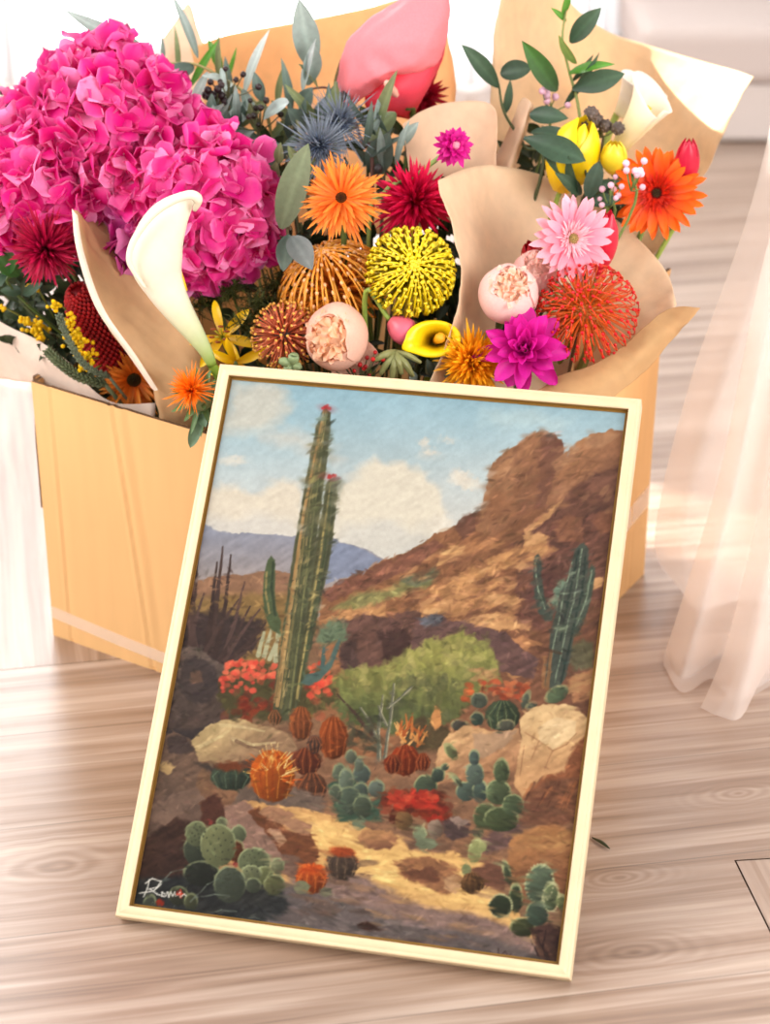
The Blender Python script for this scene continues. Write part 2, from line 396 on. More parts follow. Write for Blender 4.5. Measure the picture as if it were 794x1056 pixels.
# ------------------------------------------------------------------ the framed picture
MF = Matrix(((ex[0], ey[0], ez[0], FO[0]), (ex[1], ey[1], ez[1], FO[1]), (ex[2], ey[2], ez[2], FO[2]), (0, 0, 0, 1)))
frame = thing('picture_frame', 'pale wood framed desert painting leaning against the front of the cardboard box', 'picture', MF)
RAIL = lin((206, 182, 146)); LIP = lin((128, 94, 42))
def rail(p, q, inward, name):
    """one mitred rail along p->q in the frame's own plane"""
    p = np.array(p, float); q = np.array(q, float); i = np.array(inward, float); d = nrm(q - p)
    prof = [(0.0, -FD), (0.0, -0.0012), (0.0005, -0.0003), (0.0014, 0.0), (0.0030, 0.0), (0.0036, -0.0005), (0.0042, 0.0), (FW_ - .0014, 0.0), (FW_ - .0004, -0.0005), (FW_, -0.0014), (FW_, -FD)]
    ss = np.linspace(0, 1, 60); V = np.zeros((60, len(prof), 3)); C = np.zeros((60, len(prof), 3))
    g = rng.normal(0, 1, (60, len(prof))) * 0.012
    for k, (a, z) in enumerate(prof):
        a0 = p + i * a + d * a * 1.0; a1 = q + i * a - d * a
        V[:, k, :2] = a0[None] + (a1 - a0)[None] * ss[:, None]; V[:, k, 2] = z
        C[:, k] = RAIL
    C *= (1 + g)[..., None]
    b = MB(); b.grid(V, C)
    b.grid(V[:, [-1, 0]], RAIL)
    o = b.build(name, M_WOODF, frame); return o
W2, H2 = FWID, FHEI
for nm, p, q, i in (('bottom_rail', (0, 0), (W2, 0), (0, 1)), ('side_rail', (W2, 0), (W2, H2), (-1, 0)), ('top_rail', (W2, H2), (0, H2), (0, -1)), ('side_rail', (0, H2), (0, 0), (1, 0))):
    r_ = rail(p, q, i, nm)
    # gilded inner lip of the rail, seen beside the sunk canvas
    p = np.array(p, float); q = np.array(q, float); i = np.array(i, float); dd = nrm(q - p)
    V = np.zeros((2, 3, 3))
    for k, (a, z) in enumerate(((FW_ + .0001, -0.0018), (FW_ + .0004, -REC - .0002), (FW_ + 0.0030, -REC + 0.0008))):
        V[0, k, :2] = p + i * a + dd * a; V[1, k, :2] = q + i * a - dd * a; V[:, k, 2] = z
    b = MB(); b.grid(V, LIP); o = b.build('inner_lip', M_WOODF, r_, False); o['label'] = 'dark gilt inner lip'
b = MB(); b.box((0.006, 0.006, -FD + .001), (W2 - .006, H2 - .006, -FD + .004), lin((150, 110, 75))); b.build('backing_board', M_CARD, frame, False)

# ------------------------------------------------------------------ sheets of paper and cloth
def cm(Pn, n):
    """Catmull-Rom through the points along axis 0"""
    Pn = np.asarray(Pn, float); k = len(Pn)
    Q = np.concatenate([2 * Pn[:1] - Pn[1:2], Pn, 2 * Pn[-1:] - Pn[-2:-1]])
    t = np.linspace(0, k - 1 - 1e-9, n); i = t.astype(int); f = t - i
    sh = (n,) + (1,) * (Pn.ndim - 1); f = f.reshape(sh)
    a, b_, c, d = Q[i], Q[i + 1], Q[i + 2], Q[i + 3]
    return 0.5 * (2 * b_ + (c - a) * f + (2 * a - 5 * b_ + 4 * c - d) * f ** 2 + (3 * b_ - a - 3 * c + d) * f ** 3)
def noise3(p, s, seed=0):
    p = np.asarray(p) * s + seed * 13.7
    x, y, z = p[..., 0], p[..., 1], p[..., 2]
    return (np.sin(x * 1.7 + np.sin(y * 1.3 + seed)) + np.sin(y * 2.1 + np.sin(z * 1.9)) + np.sin(z * 1.6 + np.sin(x * 2.3)) + 0.5 * np.sin(3.7 * x + 2.9 * y + 4.1 * z)) / 3.5
def sheet_grid(rows, nu, nv):
    ctl = np.array([[P(*c) for c in r] for r in rows])
    g = cm(ctl, nv); g = cm(np.swapaxes(g, 0, 1), nu)
    return g                                      # [u, v, 3]
def crinkle(g, amp, scale, seed):
    du = np.gradient(g, axis=0); dv = np.gradient(g, axis=1); n = np.cross(du, dv); n /= np.linalg.norm(n, axis=-1)[..., None] + 1e-9
    h = noise3(g, scale, seed); h2 = noise3(g, scale * 3.1, seed + 3)
    return g + n * (amp * (np.abs(h) - .4) + amp * .35 * h2)[..., None]
def paper(name, sheets, col, label, mat=None, amp=0.004, scale=22, nu=60, nv=40, cat='wrapping paper'):
    b = MB()
    for k, r in enumerate(sheets):
        g = crinkle(sheet_grid(r, nu, nv), amp, scale, k + len(label)); b.grid(g, lin(col[k] if isinstance(col, list) else col))
    o = b.build(name, mat or M_KRAFT); tag(o, label, cat)
    so = o.modifiers.new('paper', 'SOLIDIFY'); so.thickness = 0.0006; so.offset = 0
    return o
KR = (232, 202, 168)
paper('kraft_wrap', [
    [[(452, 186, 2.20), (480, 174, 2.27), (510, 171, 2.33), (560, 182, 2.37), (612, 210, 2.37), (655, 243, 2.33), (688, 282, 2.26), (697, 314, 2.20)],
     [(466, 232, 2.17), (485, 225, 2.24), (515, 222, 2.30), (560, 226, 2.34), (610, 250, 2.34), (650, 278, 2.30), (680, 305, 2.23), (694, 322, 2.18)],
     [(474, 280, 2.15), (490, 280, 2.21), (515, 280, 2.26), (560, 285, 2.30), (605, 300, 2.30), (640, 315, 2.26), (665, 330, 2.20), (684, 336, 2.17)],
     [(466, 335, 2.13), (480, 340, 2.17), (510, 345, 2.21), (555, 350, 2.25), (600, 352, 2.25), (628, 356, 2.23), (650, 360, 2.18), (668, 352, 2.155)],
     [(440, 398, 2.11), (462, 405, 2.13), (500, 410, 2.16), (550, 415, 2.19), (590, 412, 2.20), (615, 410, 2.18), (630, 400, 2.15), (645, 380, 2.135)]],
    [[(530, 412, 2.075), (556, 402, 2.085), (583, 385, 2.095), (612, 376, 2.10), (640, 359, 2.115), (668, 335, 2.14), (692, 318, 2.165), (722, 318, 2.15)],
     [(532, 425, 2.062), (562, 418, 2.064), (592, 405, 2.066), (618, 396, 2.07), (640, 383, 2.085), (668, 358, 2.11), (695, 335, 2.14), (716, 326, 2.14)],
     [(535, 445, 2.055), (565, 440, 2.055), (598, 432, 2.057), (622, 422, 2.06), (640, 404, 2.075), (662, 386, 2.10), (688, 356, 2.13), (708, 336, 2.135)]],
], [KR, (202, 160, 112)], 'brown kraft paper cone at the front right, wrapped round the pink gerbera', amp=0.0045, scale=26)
paper('kraft_wrap', [
    [[(520, -40, 2.48), (545, -45, 2.54), (590, 5, 2.62), (625, 32, 2.64), (670, 47, 2.63), (720, 62, 2.58), (757, 72, 2.53), (777, 79, 2.48)],
     [(512, 20, 2.46), (540, 20, 2.53), (590, 50, 2.60), (628, 72, 2.62), (668, 90, 2.61), (708, 106, 2.56), (738, 118, 2.51), (754, 122, 2.46)],
     [(506, 80, 2.44), (540, 85, 2.51), (590, 105, 2.57), (625, 120, 2.59), (660, 138, 2.58), (695, 155, 2.54), (720, 168, 2.49), (732, 168, 2.45)],
     [(506, 140, 2.42), (540, 145, 2.48), (590, 155, 2.53), (620, 170, 2.55), (650, 185, 2.54), (680, 200, 2.50), (698, 212, 2.46), (706, 214, 2.43)],
     [(520, 230, 2.38), (545, 235, 2.43), (590, 240, 2.47), (615, 250, 2.48), (640, 258, 2.46), (660, 265, 2.44), (672, 265, 2.42), (680, 256, 2.40)]]],
    (232, 202, 164), 'tall brown kraft paper cone at the back right, wrapped round the orange gerbera', amp=0.004)
paper('kraft_wrap', [
    [[(415, 128, 2.33), (432, 116, 2.36), (455, 107, 2.385), (480, 104, 2.39), (500, 105, 2.385), (510, 112, 2.37), (513, 126, 2.35)],
     [(420, 165, 2.31), (435, 155, 2.34), (456, 148, 2.365), (480, 145, 2.37), (498, 146, 2.365), (508, 152, 2.35), (512, 165, 2.33)],
     [(428, 240, 2.27), (440, 235, 2.30), (458, 232, 2.32), (480, 230, 2.33), (496, 230, 2.325), (506, 235, 2.31), (510, 245, 2.29)]],
    [[(534, 108, 2.40), (541, 101, 2.395), (548, 106, 2.38), (550, 112, 2.40)],
     [(522, 140, 2.39), (529, 134, 2.38), (537, 140, 2.365), (540, 146, 2.38)],
     [(505, 178, 2.37), (514, 172, 2.36), (524, 178, 2.345), (528, 184, 2.36)],
     [(498, 232, 2.34), (506, 230, 2.33), (515, 234, 2.32), (520, 240, 2.33)]]],
    (226, 194, 164), 'pale kraft paper with a rolled edge behind the small magenta zinnia', amp=0.0025)
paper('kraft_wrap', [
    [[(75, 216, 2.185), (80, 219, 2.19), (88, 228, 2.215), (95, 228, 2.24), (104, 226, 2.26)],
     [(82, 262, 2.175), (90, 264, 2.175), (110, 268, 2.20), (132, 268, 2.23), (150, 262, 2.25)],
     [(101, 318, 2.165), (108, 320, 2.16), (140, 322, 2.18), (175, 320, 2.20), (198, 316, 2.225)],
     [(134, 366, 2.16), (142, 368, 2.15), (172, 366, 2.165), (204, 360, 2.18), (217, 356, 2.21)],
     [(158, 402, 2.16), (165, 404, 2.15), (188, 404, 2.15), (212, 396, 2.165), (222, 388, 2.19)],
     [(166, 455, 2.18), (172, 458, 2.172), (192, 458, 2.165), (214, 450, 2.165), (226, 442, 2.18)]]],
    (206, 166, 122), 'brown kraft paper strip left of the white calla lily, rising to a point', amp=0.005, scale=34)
ke = bpy.data.objects['kraft_wrap.003']
g = sheet_grid([[(74, 215, 2.174), (77, 219, 2.172), (80, 222, 2.174)], [(79, 258, 2.163), (83, 260, 2.160), (87, 262, 2.161)], [(98, 316, 2.152), (103, 318, 2.148), (107, 318, 2.149)], [(131, 364, 2.147), (136, 367, 2.142), (140, 366, 2.140)], [(156, 400, 2.146), (160, 403, 2.141), (163, 402, 2.139)]], 8, 40)
b = MB(); b.grid(g, lin((244, 232, 214))); b.build('turned_edge', M_KRAFT, ke)['label'] = 'pale turned edge of the paper'
paper('pale_wrap', [
    [[(-44, 296, 2.34), (-20, 318, 2.325), (10, 337, 2.30), (42, 352, 2.262), (74, 376, 2.235), (96, 402, 2.215), (120, 416, 2.205), (160, 416, 2.19)],
     [(-46, 330, 2.36), (-22, 345, 2.335), (8, 358, 2.305), (40, 372, 2.264), (74, 392, 2.24), (96, 413, 2.22), (120, 428, 2.205), (160, 430, 2.19)],
     [(-30, 390, 2.38), (-10, 390, 2.35), (14, 392, 2.32), (40, 396, 2.275), (74, 412, 2.25), (96, 425, 2.225), (120, 440, 2.21), (160, 455, 2.195)]]],
    (236, 216, 200), 'whitish wrapping paper spilling over the left corner of the box', amp=0.003)
paper('kraft_wrap', [
    [[(168, 40, 2.60), (181, 22, 2.61), (195, 4, 2.61), (204, 30, 2.60), (217, 62, 2.58)],
     [(174, 80, 2.57), (184, 75, 2.58), (196, 70, 2.58), (206, 80, 2.57), (216, 92, 2.56)],
     [(182, 150, 2.52), (190, 150, 2.53), (198, 150, 2.53), (206, 150, 2.52), (214, 150, 2.51)]]],
    (232, 204, 176), 'small pale kraft paper tip poking up behind the grey eucalyptus', amp=0.002)
paper('kraft_wrap', [
    [[(196, 50, 2.56), (235, 36, 2.60), (300, 24, 2.64), (370, 10, 2.65), (425, -4, 2.63), (452, -14, 2.58), (458, -14, 2.52)],
     [(205, 90, 2.54), (240, 80, 2.58), (300, 72, 2.62), (370, 60, 2.63), (425, 50, 2.61), (456, 45, 2.56), (463, 42, 2.5)],
     [(220, 140, 2.51), (250, 135, 2.55), (305, 130, 2.58), (365, 122, 2.59), (420, 115, 2.57), (460, 105, 2.52), (470, 100, 2.46)],
     [(250, 260, 2.42), (275, 255, 2.45), (320, 250, 2.47), (365, 245, 2.48), (410, 240, 2.46), (440, 235, 2.43), (455, 230, 2.40)]]],
    (240, 190, 132), 'wide orange-brown kraft paper sheet behind the pink anthurium and eucalyptus', amp=0.003)

# ------------------------------------------------------------------ tulle at the right
def tulle():
    root_p = FL(745, 738)
    b = MB()
    def strip(rows, nu, nv, amp):
        ctl = np.array([[np.array(P(*c)) for c in r] for r in rows])
        g = cm(ctl, nv); g = cm(np.swapaxes(g, 0, 1), nu)
        g[..., 2] = np.maximum(g[..., 2], 0.003)
        b.grid(g, lin((252, 242, 236)))
    def row(pts): return pts
    # front folds, from far up down to the floor
    yb = lambda x, y: float(FL(x, y)[1])
    strip([[(905, -260, 2.30), (930, -260, 2.24), (960, -260, 2.32), (1000, -260, 2.24), (1060, -260, 2.32), (1120, -260, 2.26)],
           [(822, 130, 2.30), (846, 132, 2.24), (880, 132, 2.32), (920, 132, 2.22), (960, 130, 2.30), (1000, 130, 2.24)],
           [(780, 300, 2.28), (800, 310, 2.22), (835, 305, 2.30), (865, 310, 2.20), (905, 305, 2.28), (945, 300, 2.22)],
           [(744, 480, 2.25), (762, 490, 2.19), (796, 485, 2.27), (822, 495, 2.16), (868, 485, 2.25), (905, 480, 2.20)],
           [(706, 610, 2.21), (728, 625, 2.15), (768, 620, 2.24), (790, 630, 2.12), (845, 620, 2.22), (885, 610, 2.18)],
           [(687, 670, yb(687, 672)), (704, 700, yb(704, 702)), (742, 690, yb(742, 692) + .02), (762, 716, yb(762, 718)), (820, 690, yb(820, 690)), (860, 690, yb(860, 690))],
           [(684, 688, yb(684, 688)), (703, 716, yb(703, 716)), (735, 700, yb(735, 705)), (760, 726, yb(760, 726)), (815, 700, yb(815, 700)), (860, 705, yb(860, 705))]], 60, 60, 0)
    # the middle pleat that falls furthest forward
    strip([[(960, -260, 2.22), (985, -260, 2.18), (1010, -260, 2.20), (1050, -260, 2.25)],
           [(880, 132, 2.20), (900, 132, 2.16), (918, 132, 2.17), (945, 132, 2.23)],
           [(835, 320, 2.18), (852, 322, 2.14), (868, 322, 2.15), (890, 320, 2.2)],
           [(790, 500, 2.15), (806, 505, 2.11), (820, 505, 2.12), (840, 500, 2.18)],
           [(750, 660, 2.13), (768, 668, 2.09), (786, 668, 2.09), (806, 660, 2.14)],
           [(722, 732, yb(722, 732)), (742, 741, yb(742, 741)), (764, 742, yb(764, 742)), (784, 700, yb(784, 702))]], 30, 60, 0)
    # a further layer behind
    strip([[(850, -260, 2.46), (900, -260, 2.40), (950, -260, 2.46), (1010, -260, 2.40), (1060, -260, 2.46)],
           [(790, 150, 2.44), (830, 150, 2.38), (870, 150, 2.44), (920, 150, 2.38), (970, 150, 2.44)],
           [(716, 380, 2.40), (752, 385, 2.34), (795, 385, 2.40), (845, 385, 2.34), (900, 385, 2.40)],
           [(684, 500, 2.36), (716, 510, 2.30), (770, 510, 2.36), (825, 510, 2.30), (880, 510, 2.36)],
           [(676, 570, 2.34), (708, 590, 2.28), (765, 590, 2.32), (820, 590, 2.27), (875, 590, 2.33)],
           [(700, 606, yb(700, 606)), (722, 630, yb(722, 630)), (770, 620, yb(770, 620)), (820, 630, yb(820, 630)), (870, 620, yb(870, 620))]], 50, 50, 0)
    o = b.build('tulle_curtain', M_TULLE); tag(o, 'sheer blush tulle curtain trailing onto the floor at the right', 'curtain')
tulle()
# a small dark leaf on the floor
lf = MB(); a_, c_ = FL(610, 865), FL(629, 877); dv_ = nrm(c_ - a_); sv_ = np.array([-dv_[1], dv_[0], 0])
t = np.linspace(0, 1, 12); wd = 0.0026 * np.sin(np.pi * t) ** .7
V = np.stack([a_ + np.outer(t, c_ - a_) + np.outer(wd * k, sv_) + np.outer(np.full(12, 0.0015 + 0.0012 * (1 - abs(k))) + .002 * np.sin(np.pi * t), [0, 0, 1]) for k in (-1, -.5, 0, .5, 1)], 1)
lf.grid(V, lin((58, 62, 38))); tag(lf.build('fallen_leaf', M_LEAF), 'tiny dark leaf lying on the floor right of the picture frame', 'leaf')

# ------------------------------------------------------------------ flowers
BCX, BCY = float(CEN[0]), float(CEN[1])
GREEN = (86, 104, 52); DKGREEN = (48, 62, 38); PALEGREEN = (150, 165, 100)
def local(M, pts):
    Mi = np.array(M.inverted()); p = np.asarray(pts, float); return p @ Mi[:3, :3].T + Mi[:3, 3]
class Head:
    """a flower: an Empty at the base of its head facing 'face', parts in its own space, and a stem down into the box"""
    def __init__(s, name, label, cat, px, py, Y, face, rpx, group=None, roll=0.0):
        s.p = P(px, py, Y); s.px = mpp(s.p); s.r = rpx * s.px
        s.face = nrm(face); s.M = basis(s.p, s.face, roll); s.root = thing(name, label, cat, s.M, group)
    def stem(s, r=0.003, col=GREEN, back=0.0, via=None, name='stem', start=(0, 0, 0), short=False):
        p0 = s.p + np.array(s.M.to_3x3()) @ np.array(start)
        foot = np.array([BCX + 0.32 * (s.p[0] - BCX), BCY + 0.32 * (s.p[1] - BCY), 0.02])
        c1 = p0 - s.face * 0.06 - np.array([0, 0, 0.03])
        c2 = np.array([foot[0] * .5 + .5 * c1[0], foot[1] * .5 + .5 * c1[1], 0.2])
        t = np.linspace(0, 1, 22)[:, None]
        B = (1 - t) ** 3 * p0 + 3 * (1 - t) ** 2 * t * c1 + 3 * (1 - t) * t ** 2 * c2 + t ** 3 * foot
        if via is not None:
            B = cm(np.array([p0] + [np.array(v) for v in via] + [foot]), 26)
        b = MB(); b.tube(local(s.M, B), r, lin(col), 7); b.build(name, M_STEM, s.root)
def petal(L, W, nu=9, nv=5, tip=1.0, base=0.25, tilt=0.0, curl=0.0, cup=0.0, wav=0.0, ph=0.0, notch=0.0, peak=0.6):
    """petal grid along +X, up +Z: returns [nu,nv,3] and t along it"""
    t = np.linspace(0, 1, nu); s = np.linspace(-1, 1, nv)
    a = tilt + curl * t
    dx = np.cos(a); dz = np.sin(a)
    x = np.concatenate([[0], np.cumsum((dx[1:] + dx[:-1]) / 2)]) * L / (nu - 1)
    z = np.concatenate([[0], np.cumsum((dz[1:] + dz[:-1]) / 2)]) * L / (nu - 1)
    k = math.log(0.5) / math.log(peak)
    w = np.sin(math.pi * np.clip(t, 0, 1) ** k) ** (0.75 / tip) * (1 - base) + base * (1 - t) ** 1.5
    w = np.maximum(w, 0.02) * W / 2
    V = np.zeros((nu, nv, 3))
    V[..., 0] = x[:, None] - np.sin(a)[:, None] * cup * w[:, None] * s ** 2 - notch * L * (t ** 6)[:, None] * np.cos(s * 9) * .5
    V[..., 1] = w[:, None] * s
    V[..., 2] = z[:, None] + np.cos(a)[:, None] * cup * w[:, None] * (s ** 2) + wav * W * np.sin(5.5 * t[:, None] + 3.1 * s + ph) * np.abs(s) * t[:, None]
    return V, t
def grad(c0, c1, t, nv, jit=0.0):
    c0, c1 = lin(c0), lin(c1); k = (1 + rng.normal(0, jit))
    g = (c0 + (c1 - c0) * t[:, None]) * k
    return np.repeat(g[:, None], nv, 1)
def put(V, R, off):
    return V @ np.asarray(R).T + np.asarray(off)
def rz(a): return rot_axis((0, 0, 1), a)
def rays(b, n, L, W, r0, z0, tilt, curl, c0, c1, tip=1.0, base=0.3, cup=0.2, jl=0.12, jt=0.12, ja=0.5, phase=0.0, wav=0.0, nu=8, nv=5, notch=0.0, jc=0.08, peak=0.6, arc=2 * math.pi, a0=0.0):
    """one ring of petals around the flower's axis"""
    for i in range(n):
        a = a0 + arc * (i + phase + rng.uniform(-.5, .5) * ja) / n
        V, t = petal(L * (1 + rng.normal(0, jl)), W * (1 + rng.normal(0, .08)), nu, nv, tip, base, tilt + rng.normal(0, jt), curl + rng.normal(0, jt), cup, wav, rng.uniform(0, 6), notch, peak)
        R = rz(a) @ rot_axis((1, 0, 0), rng.normal(0, .12))
        b.grid(put(V, R, (r0 * math.cos(a), r0 * math.sin(a), z0)), grad(c0, c1, t, nv, jc))
def florets_disc(b, r, h, n, s, c0, c1, z0=0.0):
    """a disc of tiny florets laid out in a spiral"""
    for i in range(n):
        q = math.sqrt((i + .5) / n); a = i * 2.39996
        p = np.array([r * q * math.cos(a), r * q * math.sin(a), z0 + h * (1 - q * q)])
        c = lin(c0) + (lin(c1) - lin(c0)) * q
        b.ball(p, s, c * (1 + rng.normal(0, .12)), 4, 5, (1, 1, 1.5))

def up_face(px, tilt=0.0, side=0.0, up=0.75):
    """towards the viewer and upwards"""
    return np.array([side - (px - CX) / 1400.0, -1.0, up])

# ---- hydrangea heads
def hydrangea(label, px, py, Y, rx, ry, n, seed, c_hi=(250, 158, 208), c_lo=(222, 0, 128), face=None, petal_px=29):
    h = Head('hydrangea', label, 'hydrangea', px, py, Y, face if face is not None else (0, -1, .6), rx, 'magenta hydrangea heads')
    r = np.random.default_rng(seed); b = MB(); core = MB()
    A = rx * h.px; B_ = ry * h.px; L = petal_px * h.px
    core.ball((0, 0, -A * .45), 1.0, lin((120, 10, 70)), 10, 14, (A * .6, B_ * .6, A * .5)); core.build('flower_core', M_STEM, h.root)
    i = 0
    for k in range(n):
        z = 1 - 1.45 * (k + .5) / n; q = math.sqrt(max(0, 1 - z * z)); a = k * 2.39996 + r.normal(0, .15)
        d = np.array([q * math.cos(a), q * math.sin(a), z])
        lump = 1 + .09 * math.sin(4 * a + 3 * z + seed) + r.normal(0, .05)
        pos = np.array([d[0] * A, d[1] * B_, d[2] * A * .85 - A * .4]) * lump * .84
        nd = nrm(d + r.normal(0, .34, 3)); R0 = np.array(basis((0, 0, 0), nd, r.uniform(0, 6)).to_3x3())
        tone = r.uniform(0, 1)
        for j in range(4):
            Lp = L * r.uniform(.8, 1.2)
            V, t = petal(Lp, Lp * r.uniform(.95, 1.3), 7, 7, 1.7, .22, r.uniform(.0, 1.1), r.uniform(-1.9, .7), r.uniform(-.35, .6), r.uniform(.06, .2), r.uniform(0, 6), 0, .62)
            lo = lin(c_lo) * (0.85 + .3 * r.uniform()); hi = lin(c_hi)
            e = np.clip(t[:, None] ** 3 * .12 + np.abs(np.linspace(-1, 1, 7))[None] ** 4 * .3 + (0.12 if tone > .7 else 0.0) + (0.65 if r.uniform() > .84 else 0), 0, 1)
            C = lo + (hi - lo) * e[..., None]
            b.grid(put(V, R0 @ rz(j * math.pi / 2 + r.normal(0, .18)), pos), C)
        if k % 3 == 0: b.ball(pos + nd * L * .1, L * .075, lin((250, 190, 215)), 5, 6)
    b.build('florets', M_PETAL, h.root)
    h.stem(.0055, (110, 130, 70), start=(0, 0, -A * .5))
    return h
hydrangea('largest magenta hydrangea head, at the upper left of the box', 100, 132, 2.30, 96, 96, 190, 1, face=(-.1, -1, .55))
hydrangea('magenta hydrangea head cut by the left edge of the photo', 34, 190, 2.27, 72, 78, 110, 2, face=(-.3, -1, .4))
hydrangea('magenta hydrangea head right behind the white calla lily', 212, 212, 2.24, 82, 80, 150, 3, face=(.25, -1, .35))
hydrangea('small lilac-pink hydrangea head hanging below left of the white calla lily', 148, 268, 2.235, 44, 56, 56, 4, c_hi=(240, 150, 205), c_lo=(190, 30, 130), face=(0, -1, 0.05), petal_px=24)

# ---- calla lilies
def trumpet(Lt, Rm, lip, point, nu=26, nv=33, open_=0.0, pa=0.0, flare=1.6, c_base=(180, 200, 90), c_mid=(250, 244, 226), c_rim=(255, 250, 238), oval=1.0, base_r=0.13):
    """calla spathe: tube along +Z that opens into a flared rim with one drawn-out point at angle pa"""
    v = np.linspace(0, 1, nu); th = np.linspace(-math.pi, math.pi, nv)
    V = np.zeros((nu, nv, 3))
    f = v ** flare
    dirn = np.maximum(0, np.cos(th / 2)) ** 7            # strongest where th = 0
    back = np.maximum(0, np.cos((th - math.pi) / 2)) ** 6
    R = Rm * (base_r + (1 - base_r) * f)[:, None] * (1 + (point * dirn[None] - .15 * back[None]) * (v ** 5)[:, None])
    z = Lt * (v[:, None] * (1 - .12 * back[None] * v[:, None]) + 0 * th) + lip * (v ** 7)[:, None] * (-.45 + .5 * dirn[None]) * Rm
    ang = th + pa
    V[..., 0] = R * np.cos(ang) * 1.0; V[..., 1] = R * np.sin(ang) * oval; V[..., 2] = z
    # one edge laps over the other opposite the point
    V[:, 0] *= np.array([.93, .93, 1.0]); 
    cb, cmid, cr = lin(c_base), lin(c_mid), lin(c_rim)
    k = np.clip(v / .45, 0, 1)[:, None]; C = cb + (cmid - cb) * k
    k2 = np.clip((v - .6) / .4, 0, 1)[:, None]; C = C + (cr - C) * k2
    return V, np.repeat(C[:, None], nv, 1)
def axis_frame(p, q, roll):
    return basis(p, np.asarray(q) - np.asarray(p), roll)
# white calla: tube rising from the frame's corner to the upper left
pA, pB = P(216, 372, 2.125), P(176, 222, 2.115)
Mw = axis_frame(pA, pB, 0.0)
w = thing('calla_lily', 'tall white calla lily in front of the magenta hydrangeas at the left', 'calla lily', Mw)
Lc = np.linalg.norm(pB - pA); mw = mpp(pA)
def calla_white():
    # cross sections read along the flower: centre line and half width, then wrapped round
    secs = [(219, 377, 5), (212, 362, 7), (200, 343, 10.5), (184, 320, 15), (170, 296, 20), (161, 271, 26.5), (164, 246, 25), (175, 224, 20), (190, 208, 11), (198, 203, 6)]
    Lv = cm(np.array(secs, float), 34); nv = 25
    th = np.linspace(-math.pi * .96, math.pi * .96, nv)
    V = np.zeros((34, nv, 3)); C = np.zeros((34, nv, 3))
    ctr = np.array([P(x, y, 2.12) for x, y, w_ in Lv])
    tg = np.gradient(ctr, axis=0); tg /= np.linalg.norm(tg, axis=1)[:, None]
    vd = nrm(ctr.mean(0) - CAMP)
    for k in range(34):
        side = nrm(np.cross(tg[k], vd)); fr = -nrm(np.cross(side, tg[k])); fr = fr if fr @ vd < 0 else -fr
        rr = Lv[k, 2] * mw; t = k / 33
        op = np.clip((t - .45) / .55, 0, 1)
        a = th * (1 - .22 * op)                       # the mouth opens at the far side, to the upper right
        dep = .8
        x = np.sin(a) * rr; y = np.cos(a) * rr * dep
        roll_ = 1.5 * (t - .5) * 0.35
        V[k] = ctr[k] + np.outer(x, side) + np.outer(y, fr)
        g = np.clip(t / .42, 0, 1)
        c = lin((156, 186, 70)) * (1 - g) + lin((244, 236, 216)) * g
        C[k] = c
    b = MB(); b.grid(local(Mw, V.reshape(-1, 3)).reshape(V.shape), C)
    # rolled rim down the left edge, ending in a small hook at the upper right
    rimp = cm(np.array([P(150, 297, 2.10), P(138, 280, 2.096), P(133, 266, 2.094), (P(139, 246, 2.094)), P(157, 222, 2.094), P(178, 207, 2.094), P(196, 201, 2.095), P(204, 206, 2.10), P(201, 216, 2.108)]), 40)
    b.tube(local(Mw, rimp), mw * np.interp(np.linspace(0, 1, 40), [0, .25, .6, .85, 1], [.6, 2.0, 3.0, 4.2, 1.5]), lin((244, 236, 216)), 9)
    so = b.build('spathe', M_WAXY, w); m_ = so.modifiers.new('thick', 'SOLIDIFY'); m_.thickness = .0012
    b = MB(); foot = np.array([BCX - .05, BCY - .05, .02])
    st = cm(np.array([P(211, 362, 2.12), P(219, 377, 2.122), P(231, 400, 2.135), P(238, 440, 2.16), foot]), 24)
    b.tube(local(Mw, st), .0052, lin((140, 170, 60)), 9); b.build('stem', M_STEM, w)
    b = MB(); sp = np.array([P(190, 300, 2.125), P(180, 265, 2.125), P(178, 235, 2.12)]); b.tube(local(Mw, cm(sp, 10)), .004, lin((232, 180, 40)), 8); b.build('spadix', M_STEM, w)
calla_white()
# yellow calla facing the viewer
h = Head('calla_lily', 'small yellow calla lily facing the viewer, beside the pink tulip bud', 'calla lily', 447, 349, 2.12, (.12, -1, .5), 29)
b = MB(); k = h.px
th = np.linspace(0, 2 * math.pi, 49); q = np.linspace(0, 1, 16)
rim = np.array([[29 * math.cos(a) * (1.0), 19.5 * math.sin(a)] for a in th])
pt = np.exp(-((np.angle(np.exp(1j * (th - math.radians(203))))) / .28) ** 2)
rim = rim * (1 + .22 * pt)[:, None]
V = np.zeros((16, 49, 3)); C = np.zeros((16, 49, 3))
thr = np.array([7.0, 0.0])                              # throat lies right of the middle
for i, t in enumerate(q):
    rr = t ** .8
    V[i, :, 0] = (thr[0] + (rim[:, 0] - thr[0]) * (0.1 + .9 * rr)) * k; V[i, :, 1] = (thr[1] + (rim[:, 1] - thr[1]) * (0.14 + .86 * rr)) * k
    V[i, :, 2] = (-38 * (1 - t) ** 2.6 - 4 * (np.abs(np.sin(th)) * t ** 3) - 3 * pt * t ** 4) * k
    c = lin((196, 150, 20)) + (lin((252, 222, 20)) - lin((196, 150, 20))) * min(1, t * 2.2)
    C[i] = c
b.grid(V, C); o = b.build('spathe', M_WAXY, h.root); o.modifiers.new('thick', 'SOLIDIFY').thickness = .001
b = MB(); b.tube(np.array([[7, 0, -32], [7, .5, -16], [8, 1, -5], [8.5, 1, -1]]) * k, np.array([4, 5, 5.6, 3.5]) * k, lin((226, 160, 30)), 10); b.build('spadix', M_STEM, h.root)
h.stem(.004, (150, 165, 60), start=(7 * k, 0, -34 * k))
